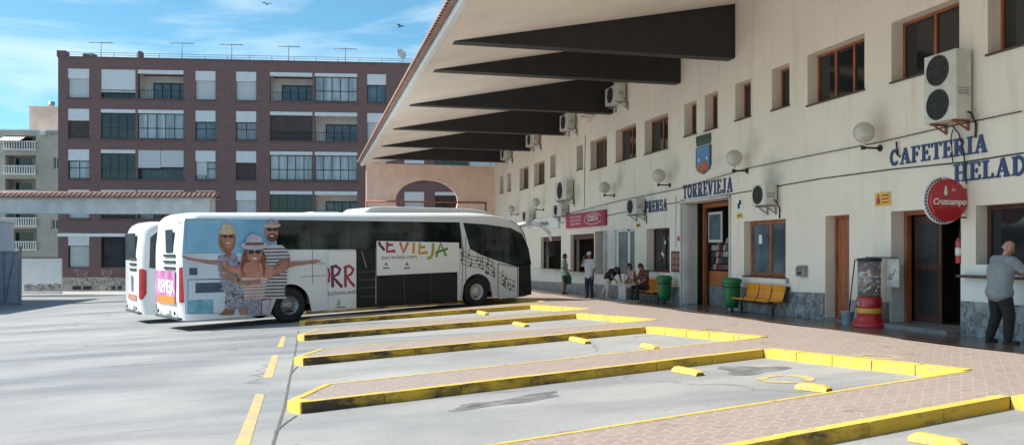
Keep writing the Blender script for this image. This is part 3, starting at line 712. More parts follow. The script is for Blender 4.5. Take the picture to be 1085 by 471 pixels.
# ---------------------------------------------------------------- slab-serif wall lettering (own strokes)
def arc(cx, cz, rx, rz, a0, a1, n=12): return [(cx + rx * math.cos(R(a0 + (a1 - a0) * k / n)), cz + rz * math.sin(R(a0 + (a1 - a0) * k / n))) for k in range(n + 1)]
TK, TN, SH = .21, .115, .10            # thick stem, thin bar, serif height  (unit height 1)
def glyph(ch):                         # list of ('b',x0,x1,z0,z1) boxes or ('r',pts,width)
    S = lambda x, w_=.42: [('b', x - w_ / 2, x + w_ / 2, 0, SH), ('b', x - w_ / 2, x + w_ / 2, 1 - SH, 1)]
    stem = lambda x: [('b', x - TK / 2, x + TK / 2, SH * .6, 1 - SH * .6)]
    if ch == 'I': return .42, stem(.21) + S(.21)
    if ch == 'T': return .78, stem(.39) + [('b', .18, .60, 0, SH), ('b', 0, .78, 1 - SH, 1), ('b', 0, .09, .74, 1 - SH), ('b', .69, .78, .74, 1 - SH)]
    if ch == 'L': return .70, stem(.21) + S(.21) + [('b', .3, .70, 0, SH), ('b', .61, .70, SH, .28)]
    if ch in 'EF':
        g = stem(.21) + S(.21) + [('b', .3, .70, 1 - SH, 1), ('b', .61, .70, .74, 1 - SH), ('b', .3, .52, .46, .56), ('b', .46, .54, .38, .64)]
        if ch == 'E': g += [('b', .3, .72, 0, SH), ('b', .63, .72, SH, .28)]
        return .74, g
    if ch == 'H': return .96, stem(.21) + S(.21) + stem(.75) + S(.75) + [('b', .3, .66, .45, .56)]
    if ch == 'N': return .94, [('b', .15, .26, 0, 1), ('b', .68, .79, .0, 1), ('b', .02, .38, 0, SH), ('b', .54, .92, 1 - SH, 1), ('b', .02, .22, 1 - SH, 1), ('r', [(.20, .98), (.74, .03)], .21)]
    if ch == 'A': return .90, [('r', [(.45, .99), (.16, .04)], .10), ('r', [(.45, .99), (.74, .04)], .23), ('b', .28, .66, .28, .38), ('b', 0, .33, 0, SH), ('b', .54, .90, 0, SH)]
    if ch == 'V': return .88, [('r', [(.16, .97), (.43, .02)], .23), ('r', [(.43, .02), (.70, .97)], .10), ('b', 0, .34, 1 - SH, 1), ('b', .54, .88, 1 - SH, 1)]
    if ch == 'O': return .84, [('r', arc(.42, .5, .31, .44, 0, 360, 22), .2)]
    if ch == 'D': return .84, stem(.21) + [('b', .02, .4, 0, SH), ('b', .02, .4, 1 - SH, 1), ('r', [(.32, .95)] + arc(.36, .5, .36, .45, 84, -84, 12) + [(.32, .05)], .17)]
    if ch in 'PRB':
        g = stem(.21) + S(.21) + [('r', [(.3, .94), (.46, .94)] + arc(.46, .72, .2, .215, 80, -80, 8) + [(.46, .50), (.3, .50)], .15)]
        if ch == 'R': g += [('r', [(.42, .5), (.70, .06)], .22), ('b', .56, .88, 0, SH)]
        return (.88 if ch == 'R' else .76), g
    if ch == 'S': return .72, [('r', arc(.36, .73, .24, .2, 20, 270, 12) + arc(.36, .29, .24, .23, 90, -160, 12), .17), ('b', .56, .64, .68, .96), ('b', .06, .14, .04, .32)]
    if ch == 'C': return .80, [('r', arc(.42, .5, .31, .43, 38, 322, 18), .19), ('b', .64, .73, .66, .98)]
    if ch == 'J': return .66, [('b', .32, .56, .3, 1), ('b', .2, .66, 1 - SH, 1), ('r', [(.44, .34)] + arc(.28, .24, .16, .18, 0, -180, 9), .16)]
    return .5, []
def lettering(name, txt, x0, x1, z0, z1, label, cat='lettering'):
    # spans local x0..x1; z0,z1 = baseline and top
    h = z1 - z0; adv = []; tot = 0
    for ch in txt: wv, g = glyph(ch); adv.append((tot, wv, g)); tot += wv + .10
    tot -= .10; sx = (x1 - x0) / tot; o = Vector((x0, 0, z0)); root = thing(name, label, cat, Frame(WF.w(x0, 0, z0), R(-90)))
    for n_, (a, wv, g) in enumerate(adv):
        b = MB(); e = 0
        for it in g:
            e += .0006; yf = -.022 - e
            if it[0] == 'b': b.box((a + it[1]) * sx, (a + it[2]) * sx, yf, -.002, it[3] * h, it[4] * h)
            else:
                pts = [((a + p[0]) * sx, p[1] * h) for p in it[1]]; b.ribbon(pts, it[2] * (sx + h) / 2, yf, -.002)
        b.build('letter', BLUE, root)
    return root
def wl(px0, py0, px1, hh): x0, z0 = WF.on(px0, py0); x1, _ = WF.on(px1, py0); return x0, x1, z0, z0 + hh
x0, zb = WF.on(943.5, 176); _, zt = WF.on(943.5, 159.3); x1, _ = WF.on(1046.5, 165)
lettering('wall_lettering', 'CAFETERIA', x0, x1, zb, zt, 'blue slab serif letters reading CAFETERIA on the cream wall under the big two-fan unit')
x0, zb2 = WF.on(1011, 193); x1, _ = WF.on(1084, 186); lettering('wall_lettering', 'HELADERIA', x0, x0 + (x1 - x0) * 1.82, zb2, zb2 + (zt - zb), 'blue slab serif letters reading HELADERIA, cut by the right edge of the photo')
x0, zb = WF.on(724, 210.5); _, zt = WF.on(724, 196.5); x1, _ = WF.on(776.5, 207)
lettering('wall_lettering', 'TORREVIEJA', x0, x1, zb, zt, 'blue slab serif letters reading TORREVIEJA above the station doorway')
x0, zb = WF.on(684, 225.5); _, zt = WF.on(684, 213.5); x1, _ = WF.on(707, 224)
lettering('wall_lettering', 'PRENSA', x0, x1, zb, zt, 'blue slab serif letters reading PRENSA above the dark kiosk window')

# ---------------------------------------------------------------- wall lamps
def wall_lamp(px, py, r_px, bpx, bpy, label):
    xb_, zb_ = WF.on(bpx, bpy); fr = Frame(WF.w(xb_, 0, zb_), R(-90)); t = thing('wall_lamp', label, 'wall lamp', fr, 'globe lamps along the station wall')
    out = .40; xg, zg = WF.on(px, py, -out); gx = xg - xb_; gz_ = zg - zb_; r = .22
    gx = clamp(gx, -.06, .06)
    b = MB(); b.cyl((0, -.002, 0), (0, -.03, 0), .075, .07, 16); b.cyl((0, -.03, 0), (0, -out, 0), .022, .022, 10); b.cyl((0, -out + .02, 0), (0, -out - .05, 0), .045, .045, 12); b.build('bracket', DMET, t)
    b = MB(); b.cyl((0, -out, 0), (0, -out, gz_ - r * .9), .03, .05, 12); b.cyl((0, -out, gz_ - r * .95), (0, -out, gz_ - r * .78), .085, .095, 18); b.build('collar', OFFW, t)
    b = MB(); b.sphere((0, -out, gz_), r, 26, 16); b.build('globe', LAMPG, t)
    b = MB(); b.cyl((0, -out, gz_ - .11), (0, -out, gz_ + .03), .03, .035, 10); b.build('bulb', OFFW, t)
    return t
wall_lamp(917, 140, 12, 933, 157, 'cloudy globe lamp left of the CAFETERIA letters, nearest of the row')
wall_lamp(783.7, 166, 10, 792, 181, 'cloudy globe lamp right of the coat of arms')
wall_lamp(702.5, 185, 8, 710, 196, 'cloudy globe lamp left of the coat of arms, above the PRENSA letters')
wall_lamp(644.5, 197.5, 7, 651, 207, 'cloudy globe lamp above the right end of the red sign')
wall_lamp(570, 213.5, 6, 576, 222, 'cloudy globe lamp above the small white shop sign')
wall_lamp(544.5, 221, 5, 549, 227, 'cloudy globe lamp over the front of the big bus, farthest of the row')

# ---------------------------------------------------------------- air conditioners
def ac_unit(px0, px1, pyt, pyb, fans, label, out=.06, depth=.33):
    # px0..px1 are the edges of the fan face
    x0, zt = WF.on(px0, pyt, -out - depth); _, zb = WF.on(px0, pyb, -out - depth); x1, _ = WF.on(px1, (pyt + pyb) / 2, -out - depth)
    wv, h = x1 - x0, zt - zb; fr = Frame(WF.w(x0, 0, zb), R(-90)); t = thing('air_conditioner', label, 'air conditioner', fr, 'air conditioning units on the station wall')
    yo = -out; yf = -out - depth
    MB().box(0, wv, yf, yo, 0, h).build('casing', ACW, t, bevel=.015)
    fh = h / fans; fr_ = min(wv * .41, fh * .45)
    for k in range(fans):
        cz = fh * (k + .5); cx = wv * .44
        b = MB(); b.disc_y(cx, cz, fr_, yf - .012, yf - .001, 28); g = b.build('fan_grille', BLACK, t)
        b = MB()
        for j in range(1, 5): b.disc_y(cx, cz, fr_ * j / 4.2 + .006, yf - .024, yf - .014, 28, rin=fr_ * j / 4.2 - .003)
        for a in range(0, 180, 45): b.ribbon([(cx + fr_ * math.cos(R(a)), cz + fr_ * math.sin(R(a))), (cx - fr_ * math.cos(R(a)), cz - fr_ * math.sin(R(a)))], .007, yf - .030 - a * .00002, yf - .025)
        b.build('wire_guard', mat('grey_wire', (.07, .07, .07), .5, .1, 5), g)
    for sx in (.12, wv - .15):
        b = MB(); b.box(sx, sx + .04, yf + .02, -.002, -.045, -.002); dz = -.24 if fans == 1 else -.2; b.box(sx, sx + .04, -.04, -.002, dz, -.046); b.prism([(sx + .005, yf + .1, -.05), (sx + .005, -.04, dz + .02), (sx + .005, -.04, dz + .05), (sx + .005, yf + .15, -.05)], (.03, 0, 0))
        b.build('bracket', METAL if fans == 1 else RAIL, t)
    b = MB(); b.tube([(wv + .002, yo - .08, .12), (wv + .06, yo - .07, .1), (wv + .07, -.03, -.1), (wv + .05, -.025, -.35)], .018, 8); b.build('refrigerant_pipe', DMET, t)
    b = MB(); 
    for k in range(3): b.box(wv + .0005, wv + .006, yf + .05, yo - .06, h * .35 + k * .05, h * .35 + k * .05 + .025)
    b.build('side_louvre', METAL, t)
    return t
A_ = ac_unit(979, 1013, 61.5, 132, 2, 'large off-white outdoor unit with two stacked fans under the upper windows, above the CAFETERIA letters')
ac_unit(796.7, 811, 196.5, 218, 1, 'small outdoor unit between the TORREVIEJA letters and the brown door')
ac_unit(663, 674, 211.5, 227.5, 1, 'small outdoor unit just left of the PRENSA letters')
ac_unit(588, 600, 193.5, 213, 1, 'outdoor unit above the left end of the red sign, upper of the pair')
ac_unit(584.5, 594.5, 217.5, 229.5, 1, 'outdoor unit touching the left end of the red sign, lower of the pair')
ac_unit(552, 560, 224.5, 234.5, 1, 'small outdoor unit left of the white shop sign, over the bus mirror')
ac_unit(641, 654, 95, 113, 1, 'outdoor unit high on the wall at the end of the second beam from the camera', out=.1)
ac_unit(593, 602, 123.5, 139.5, 1, 'outdoor unit high on the wall at the end of the third beam from the camera', out=.1)
ac_unit(557, 565, 144, 156, 1, 'outdoor unit high on the wall at the end of the fourth beam from the camera', out=.1)
ac_unit(530, 536, 159, 169.5, 1, 'outdoor unit high on the wall at the end of the farthest beam', out=.1)
# loose pipework bracket below the second beam
x_, z_ = WF.on(628, 124); t = thing('wall_bracket', 'empty metal bracket with a coil of pipe high on the wall between two upper units', 'bracket', Frame(WF.w(x_, 0, z_), R(-90)))
b = MB(); b.tube([(-.4, -.02, .05), (-.4, -.4, .05), (.35, -.4, .05), (.35, -.02, .05)], .018); b.build('frame', METAL, t)
b = MB(); b.tube([(-.5, -.05, -.08), (-.2, -.12, -.14), (.1, -.08, -.02), (.5, -.1, .02)], .03); b.build('pipe', OFFW, t)

# ---------------------------------------------------------------- cables on the wall
def cable(pts, r, label, out=.03, m=None):
    b = MB(); q = [WF.on(*p) for p in pts]; o0 = Vector((q[0][0], 0, q[0][1]))
    P3 = [(x - o0.x, -out, z - o0.z) for x, z in q]; b.tube(P3, r, 6)
    fr = Frame(WF.w(o0.x, 0, o0.z), R(-90)); o = b.build('wall_cable', m or DMET); o.location = fr.o; o.rotation_euler = fr.e
    return tag(o, label, 'cable')
cable([(600, 227), (660, 212), (718, 200.5), (795, 178), (862, 164.5), (935, 150.5), (985, 139), (1012, 133), (1085, 118)], .011, 'upper thin cable sagging along the wall past the globe lamps', .05)
cable([(560, 241), (640, 229), (700, 217), (762, 208), (868, 189.5), (944, 179.5), (1020, 172), (1085, 162)], .013, 'lower thin cable running straight under the CAFETERIA letters', .012)
cable([(1012, 133), (1019, 142), (1024, 160), (1026, 182), (1027, 195)], .013, 'black cable hanging from the two-fan unit down to the round beer sign', .06)
cable([(1012, 137), (1010, 146), (1012, 172)], .01, 'short cable hanging from the bracket of the two-fan unit across the letters', .05)
cable([(952, 150), (953, 164), (956, 166)], .018, 'short dark cable stub in front of the letters, beside the nearest globe lamp', .05)
cable([(620.5, 143), (620, 175), (619.5, 219)], .016, 'vertical conduit running down the wall between upper windows to the red sign', .02, METAL)
cable([(716.5, 208), (716.5, 262)], .016, 'vertical white conduit left of the TORREVIEJA letters', .02, OFFW)

# ---------------------------------------------------------------- coat of arms
x_, z_ = WF.on(738.5, 186); x2, zt_ = WF.on(754, 140); _, zc_ = WF.on(738.5, 157); ww = x2 - x_; cx = ww / 2; H_ = zt_ - z_; hs = zc_ - z_
t = thing('coat_of_arms', 'painted shield in blue and orange under a green mural crown on the cream wall', 'coat of arms', Frame(WF.w(x_, 0, z_), R(-90)))
def shield(s, z0=0): return [(cx - cx * s, 0, hs), (cx - cx * s, 0, hs * .32), (cx - cx * s * .8, 0, hs * .14), (cx, 0, hs * (1 - s) * .8), (cx + cx * s * .8, 0, hs * .14), (cx + cx * s, 0, hs * .32), (cx + cx * s, 0, hs)]
b = MB(); b.prism([(x, -.04, z) for x, _, z in shield(1)], (0, .038, 0)); b.build('shield_rim', mat('dark_blue_enamel', (.03, .06, .13), .4, .1, 3), t)
b = MB(); b.prism([(x, -.045, z - hs * .03) for x, _, z in shield(.86)], (0, .004, 0)); b.build('shield_field', mat('sky_blue_enamel', (.09, .25, .48), .4, .15, 3), t)
b = MB(); b.prism([(cx - cx * .8, -.05, hs * .36), (cx - cx * .66, -.05, hs * .15), (cx, -.05, hs * .03), (cx + cx * .66, -.05, hs * .15), (cx + cx * .8, -.05, hs * .36), (cx + cx * .5, -.05, hs * .42), (cx + cx * .2, -.05, hs * .52), (cx, -.05, hs * .40)], (0, .004, 0)); b.build('shield_base', mat('orange_red_enamel', (.48, .12, .055), .4, .3, 8), t)
b = MB()
for q in (-.55, .55): b.prism([(cx + cx * q - .06, -.05, hs * .55), (cx + cx * q, -.05, hs * .47), (cx + cx * q + .06, -.05, hs * .55), (cx + cx * q, -.05, hs * .61)], (0, .004, 0))
b.build('star', WHITE, t)
b = MB(); zc0 = hs + .04; b.prism([(cx * .1, -.04, zc0), (cx * 1.9, -.04, zc0), (cx * 2.0, -.04, zc0 + (H_ - hs) * .5), (0, -.04, zc0 + (H_ - hs) * .5)], (0, .038, 0))
for k in range(5):
    xx = ww * (k + .5) / 5; b.box(xx - ww * .07, xx + ww * .07, -.05, -.002, zc0 + (H_ - hs) * .5, H_ * .985)
b.box(cx * .05, cx * 1.95, -.055, -.002, zc0 + (H_ - hs) * .36, zc0 + (H_ - hs) * .46)
b.build('mural_crown', mat('dark_green_enamel', (.05, .09, .06), .4, .35, 9), t)

# ---------------------------------------------------------------- shop signs
def wall_sign(px0, px1, pyt, pyb, m, label, y=-.1, name='shop_sign', cat='sign'):
    x0, zt = WF.on(px0, pyt, y); _, zb = WF.on(px0, pyb, y); x1, _ = WF.on(px1, pyt, y)
    t = thing(name, label, cat, Frame(WF.w(x0, 0, zb), R(-90)))
    MB().box(0, x1 - x0, y, -.002, 0, zt - zb).build('panel', m, t, bevel=.008); return t, x1 - x0, zt - zb
REDS = mat('crimson_sign_face', (.40, .018, .075), .35, .12, 1.5)
t, ww, hh = wall_sign(599.6, 640.5, 227.5, 242, REDS, 'long crimson sign with white lettering over the shop hatch', -.12)
for k, (tx, q) in enumerate((('ESTACION DE AUTOBUSES', .74), ('BILLETES  INFORMACION', .5), ('HORARIOS  CONSIGNA', .26))):
    text_mesh(tx, hh * .2, 'lettering', WHITE, t, (ww * .27, -.124, hh * q), (R(90), 0, 0), .002, xs=1.05)
text_mesh('COSTA', hh * .5, 'lettering', WHITE, t, (ww * .72, -.124, hh * .52), (R(90), 0, 0), .002, offset=.006, xs=1.3)
b = MB(); b.ribbon(arc(ww * .72, hh * .5, ww * .21, hh * .36, 20, 340, 20), .025, -.124, -.1205); b.build('oval_outline', WHITE, t)
t, ww, hh = wall_sign(563.5, 591, 232.5, 243.5, WHITE, 'small white sign with dark lettering left of the crimson sign', -.12)
text_mesh('Libreria', hh * .62, 'lettering', mat('dark_sign_print', (.03, .03, .05), .5, .1, 5), t, (ww * .5, -.124, hh * .5), (R(90), 0, 0), .002, offset=.008, xs=1.5)
YS = mat('yellow_sign_face', (.68, .42, .07), .45, .1, 3)
t, ww, hh = wall_sign(927, 943.5, 204.5, 218.5, YS, 'small yellow instruction sign with red pictogram left of the round beer sign', -.015, 'notice_sign')
b = MB()
for k in range(3): b.box(ww * .45, ww * .92, -.018, -.0155, hh * (.2 + .26 * k), hh * (.2 + .26 * k) + hh * .1)
b.box(ww * .12, ww * .34, -.018, -.0155, hh * .15, hh * .6); b.sphere((ww * .23, -.017, hh * .74), .035, 10, 6, sy=.1)
b.build('pictogram', mat('red_print', (.4, .04, .03), .5, .1, 4), t)
t, ww, hh = wall_sign(780, 786.5, 210.5, 223, WHITE, 'small white prohibition sign with black figure right of the station doorway', -.015, 'notice_sign')
b = MB(); b.box(ww * .25, ww * .6, -.018, -.0155, hh * .15, hh * .6); b.box(ww * .45, ww * .8, -.019, -.0155, hh * .45, hh * .85); b.build('pictogram', BLACK, t)
t, ww, hh = wall_sign(780.5, 786.5, 226, 231, YS, 'tiny yellow sign just below the white prohibition sign', -.015, 'notice_sign')
MB().box(ww * .15, ww * .85, -.018, -.0155, hh * .4, hh * .6).build('pictogram', BLACK, t)
t, ww, hh = wall_sign(711, 723.5, 266, 287.5, mat('dark_red_board', (.17, .03, .035), .5, .3, 5), 'dark red notice board with papers left of the station doorway', -.05, 'notice_board', 'notice board')
rg = random.Random(3); b = MB()
for k in range(3):
    for j in range(3):
        b.box(ww * (.12 + .28 * k), ww * (.12 + .28 * k) + ww * .2, -.054, -.051, hh * (.1 + .29 * j), hh * (.1 + .29 * j) + hh * .22)
b.build('papers', mat('faded_paper', (.36, .2, .18), .7, .4, 12), t)
t, ww, hh = wall_sign(717.5, 720.5, 248, 257, WHITE, 'narrow white fire sign above the dark red notice board', -.015, 'notice_sign')
MB().box(ww * .1, ww * .9, -.018, -.0155, hh * .2, hh * .75).build('pictogram', MATS['red_print'], t)
t, ww, hh = wall_sign(674, 678.5, 236.5, 241, YS, 'tiny yellow sign below the small unit left of the PRENSA letters', -.015, 'notice_sign')
MB().box(ww * .2, ww * .8, -.018, -.0155, hh * .3, hh * .7).build('pictogram', BLACK, t)
# mail box and sockets
x0, zt = WF.on(843.5, 281, -.1); _, zb = WF.on(843.5, 292.5, -.1); x1, _ = WF.on(852, 285, -.1)
t = thing('letter_box', 'grey metal letter box on the cream wall between the low window and the brown door', 'letter box', Frame(WF.w(x0, 0, zb), R(-90)))
ww, hh = x1 - x0, zt - zb
b = MB(); b.box(0, ww, -.12, -.002, 0, hh * .8); b.prism([(0, -.12, hh * .8), (0, -.002, hh * .8), (0, -.002, hh), (0, -.07, hh)], (ww, 0, 0)); b.build('casing', METAL, t, bevel=.008)
MB().box(ww * .15, ww * .85, -.124, -.1205, hh * .62, hh * .68).build('slot', BLACK, t); MB().box(ww * .25, ww * .75, -.126, -.1205, hh * .18, hh * .45).build('name_plate', DMET, t)
x0, z0 = WF.on(834, 302); t = thing('wall_socket', 'small grey and black socket boxes under the low window corner', 'socket', Frame(WF.w(x0, 0, z0), R(-90)))
MB().box(0, .09, -.05, -.002, .05, .18).build('box', METAL, t, bevel=.005); MB().box(.08, .18, -.075, -.032, -.14, -.03).build('box', BLACK, t, bevel=.005)

# ---------------------------------------------------------------- round beer sign, perpendicular to the wall
SY = -WF.on(1024, 205)[0]                 # world Y of its bracket
SF = Frame((WX, SY, 0), 0)                # local x = +X, faces -Y
cx_, cz_ = SF.on(1004, 212); rr = abs(SF.on(1004, 189)[1] - SF.on(1004, 234)[1]) / 2
t = thing('round_sign', 'round red projecting beer sign with white rim reading Cruzcampo over the café door', 'sign', Frame((WX + cx_, SY, cz_ - rr), 0))
b = MB(); b.disc_y(0, rr, rr * 1.0, -.045, .045, 48); b.build('red_disc', REDP, t, bevel=.012)
b = MB(); b.disc_y(-.03, rr - .0, rr * 1.12, .05, .10, 48); rim = b.build('white_disc', WHITE, t, bevel=.01)
b = MB()
for a in range(100, 275, 9): b.ribbon([(-.03 + rr * 1.03 * math.cos(R(a)), rr + rr * 1.03 * math.sin(R(a))), (-.03 + rr * 1.03 * math.cos(R(a + 5)), rr + rr * 1.03 * math.sin(R(a + 5)))], .04, .0455, .0495)
b.build('rim_lettering', BLUE, rim)
text_mesh('Cruzcampo', rr * .40, 'lettering', WHITE, t, (0, -.049, rr * .92), (R(90), 0, 0), .003, offset=.004, shear=.25, xs=.98)
text_mesh('La', rr * .22, 'lettering', WHITE, t, (rr * .22, -.049, rr * 1.5), (R(90), 0, 0), .003, shear=.25)
b = MB(); b.lathe([(.035, 0), (.05, .05), (.03, .1), (.028, .14), (.015, .17)], (0, 0, rr * 1.22), 10, sy=.06, sx=.8); e_ = b.build('jug_mark', WHITE, t); e_.location = (-.08, -.05, 0)
b = MB()
for z in (.2, .75, 1.5): b.cyl((rr * .5, 0.0, rr * z), (-cx_, 0, rr * z), .014, .014, 8)
b.build('bracket', DMET, t)

# ---------------------------------------------------------------- litter bins, benches
def bin_(px, py, label, s=1.0):
    p = at_x(px, WX - .42); t = thing('litter_bin', label, 'litter bin', tuple(p), 'green litter bins')
    b = MB(); b.lathe([(.17, .12), (.205, .3), (.235, .78), (.25, .80), (.25, .84), (.22, .84), (.20, .5)], n=24); b.build('body', GREEN, t)
    b = MB(); b.lathe([(.262, .79), (.268, .82), (.255, .9), (.14, .935)], n=24); b.build('lid', GREEN, t)
    b = MB(); b.cyl((0, 0, 0), (0, 0, .14), .03, .03, 10); b.cyl((0, 0, 0), (0, 0, .02), .16, .16, 16); b.build('post', DMET, t)
    b = MB(); b.lathe([(.2405, .66), (.243, .66), (.245, .7), (.242, .7)], n=24); b.build('band', DMET, t); return t
b1 = bin_(775.5, 318.5, 'green litter bin left of the orange seats under the low window'); b2 = bin_(704, 315.5, 'green litter bin beside the notice board, right of the sitting people')
def bench(px0, py0, px1, py1, label, nseat=3):
    Xc = WX - .42; a, c = at_x(px0, Xc), at_x(px1, Xc); ln = abs(a.y - c.y) + .05
    yl = max(a.y, c.y); fr = Frame((Xc, yl, plat(Xc, yl)), R(-90)); t = thing('bench', label, 'bench', fr, 'rows of orange seats by the wall')
    b = MB(); b.box(.05, ln - .05, -.03, .03, .30, .35)
    for x in (.18, ln - .18): b.box(x - .025, x + .025, -.025, .025, .03, .30); b.box(x - .03, x + .03, -.22, .22, 0, .03)
    b.build('beam', DMET, t, bevel=.004)
    sw = (ln - .06) / nseat
    for k in range(nseat):
        x0 = .03 + sw * k + .03; x1 = x0 + sw - .06; s = MB()
        for y0_, z0_, y1_, z1_ in ((-.24, .40, -.20, .425), (-.20, .425, .12, .395), (.12, .395, .19, .44), (.19, .44, .25, .66), (.25, .66, .265, .80), (.265, .80, .285, .81)):
            s.face([(x0, y0_, z0_), (x1, y0_, z0_), (x1, y1_, z1_), (x0, y1_, z1_)])
        o = s.build('seat', ORNG, t, fixn=False); sd = o.modifiers.new('thick', 'SOLIDIFY'); sd.thickness = .022; bv = o.modifiers.new('bevel', 'BEVEL'); bv.width = .008; bv.segments = 2
        s = MB(); s.box((x0 + x1) / 2 - .06, (x0 + x1) / 2 + .06, -.08, .08, .352, .40); s.build('seat_bracket', DMET, t)
    return t
bench(782, 333.5, 822, 334, 'row of three orange seats under the low window between bin and marble wall')
bench(671, 318.5, 699, 318.8, 'row of orange seats farther along, partly hidden by the sitting people', 3)

# ---------------------------------------------------------------- capsule toy machine, broom and bucket
p = at_x(921, WX - .42); G = Frame((p.x, p.y, plat(p.x, p.y)), R(-90))
t = thing('vending_machine', 'toy capsule machine with clear drum on a red and yellow pedestal beside the café door', 'vending machine', G)
b = MB(); b.lathe([(.36, 0), (.36, .07), (.34, .10), (.25, .20), (.245, .30)], n=32); b.build('pedestal', REDP, t)
b = MB(); b.lathe([(.246, .302), (.25, .31), (.25, .40), (.246, .408)], n=32); b.build('yellow_band', mat('golden_enamel', (.66, .36, .04), .3, .1, 3), t)
b = MB(); b.lathe([(.246, .41), (.25, .42), (.25, .60), (.23, .64)], n=32); b.build('red_band', REDP, t)
b = MB(); b.lathe([(.225, .642), (.228, 1.38)], n=32); b.build('clear_drum', mat('clear_plastic', (.85, .87, .87), .08, .04, 3, trans=.85), t)
rg = random.Random(8); 
caps = [mat('capsule_' + n_, c_, .35, .1, 5) for n_, c_ in (('red', (.45, .03, .03)), ('white', (.6, .6, .58)), ('black', (.03, .03, .03)), ('blue', (.08, .12, .3)))]
b = MB()
for k in range(70):
    a = rg.uniform(0, 6.28); r = rg.uniform(.05, .16); b.m = rg.choice([0, 0, 1, 2, 3, 1]); b.sphere((r * math.cos(a), r * math.sin(a), .70 + .60 * rg.random()), .04, 8, 6)
b.build('capsules', caps, t)
b = MB(); b.lathe([(.24, 1.38), (.25, 1.40), (.25, 1.43), (.1, 1.45)], n=32); b.build('cap', DMET, t)
b = MB(); b.box(-.36, .62, .18, .21, 1.44, 1.465); b.build('shelf', DMET, t)
b = MB(); b.box(.20, .60, .24, .27, .86, 1.43); pn = b.build('poster_panel', mat('faded_white_poster', (.52, .52, .50), .5, .2, 5), t)
b = MB(); b.ribbon([(.28, 1.0), (.36, 1.12), (.42, 1.08), (.5, 1.22)], .03, .233, .2385); b.ribbon([(.34, 1.02), (.40, 1.04)], .05, .232, .2385); b.build('printed_mark', mat('grey_print', (.2, .2, .2), .5, .1, 5), pn)
b = MB(); b.box(-.04, .05, -.262, -.235, .46, .56); b.build('coin_slot', METAL, t)
p = at_x(898, WX - .40); t = thing('bucket', 'pale blue cleaning bucket on the floor left of the toy capsule machine', 'bucket', (p.x, p.y, plat(p.x, p.y)))
b = MB(); b.lathe([(.10, 0), (.105, .01), (.14, .28), (.15, .285), (.15, .30), (.135, .30), (.1, .03)], n=24); b.build('body', mat('pale_blue_plastic', (.32, .40, .47), .4, .1, 3), t)
b = MB(); b.tube([(-.145, 0, .29), (-.12, -.02, .15), (0, -.15, .1), (.12, -.02, .15), (.145, 0, .29)], .004, 6); b.build('handle', METAL, t)
for k, (dx, lean, lb) in enumerate(((-.02, .07, 'broom with dark handle standing in the bucket, left of the capsule machine'), (.12, .02, 'mop with grey handle leaning on the wall right of the bucket'))):
    t = thing('broom' if k == 0 else 'mop', lb, 'broom' if k == 0 else 'mop', (p.x + (0 if k == 0 else .22), p.y - (0.02 if k == 0 else .24), plat(p.x, p.y)))
    zb_ = .04 if k == 0 else .0
    b = MB(); b.cyl((0, 0, zb_ + .1), (lean + .1, .0, 1.42), .013, .013, 8); b.build('handle', [DMET, METAL][k], t)
    b = MB(); b.lathe([(.05, zb_), (.06, zb_ + .06), (.025, zb_ + .13)], n=12); b.build('head', mat('grey_blue_bristle', (.18, .2, .24), .9, .3, 20), t)
# fire extinguisher on the café side panel
cR = L_['cafe']; fx, fz = WF.on(1013.5, 279, .15)
t = thing('fire_extinguisher', 'red fire extinguisher hanging at the right side of the café doorway', 'fire extinguisher', Frame(WF.w(cR[1] - .22, .17, fz), R(-90)))
b = MB(); b.lathe([(.07, 0), (.08, .02), (.08, .40), (.06, .47), (.025, .50)], n=20); b.build('cylinder', REDP, t)
b = MB(); b.cyl((0, 0, .5), (0, 0, .57), .02, .02, 8); b.box(-.02, .09, -.012, .012, .57, .585); b.box(-.02, .08, -.012, .012, .60, .612); b.build('valve', DMET, t)
b = MB(); b.tube([(0.02, -.02, .54), (.12, -.03, .45), (.11, -.04, .2), (.1, -.03, .1)], .011, 8); b.build('hose', BLACK, t)
MB().lathe([(.0812, .15), (.0815, .15), (.0815, .3), (.0812, .3)], n=20).build('label_band', WHITE, t)
# ---------------------------------------------------------------- brown brick apartment block
o_ = CAM + ray(61.5, 200) * 61.0
BF = Frame((o_.x, o_.y, 0), R(90 - 98.3))        # local x to the right along the facade, y inwards
def br(px0, px1, pyt, pyb, off=0):
    x0, zt = BF.on(px0, pyt, off); x1, _ = BF.on(px1, pyt, off); _, zb = BF.on(px0, pyb, off); return x0, x1, zb, zt
apt = thing('apartment_building', 'brown brick apartment block with white shutters and flat railed roof beyond the bus yard', 'building', BF)
colpx = [(72, 94.5), (107, 143.5), (146, 194.5), (207, 228.3), (250, 271.4), (286, 331), (333.5, 378.5), (389, 409)]
zrow = [(BF.on(72, 72.5)[1], BF.on(72, 103)[1]), (BF.on(72, 115)[1], BF.on(72, 146)[1]), (BF.on(72, 158)[1], BF.on(72, 189)[1]), (BF.on(72, 200.8)[1], BF.on(72, 231)[1])]
ztop_b = BF.on(72, 60)[1]; xe = [(BF.on(a, 150)[0], BF.on(b_, 150)[0]) for a, b_ in colpx]
pitch_x = xe[7][0] - xe[3][0]
xe += [(x0 + (xe[7][1] - xe[0][0]) + 1.35, x1 + (xe[7][1] - xe[0][0]) + 1.35) for x0, x1 in xe[:6]]
kinds = ['W', 'G', 'G', 'W', 'W', 'G', 'G', 'W', 'W', 'G', 'G', 'W', 'W', 'G']
XR = xe[-1][1] + 1.0
holes = []
for (x0, x1), k in zip(xe, kinds):
    for zt, zb in zrow: holes.append((x0, x1, zb, zt))
zg_t = BF.on(75, 250)[1]; zg_b = BF.on(75, 283)[1]
for (x0, x1), k in zip(xe, kinds): holes.append((x0, x1, zg_b, zg_t - .0))
zgl = lambda X, Y: gz(X, Y)
zb0 = -3.0
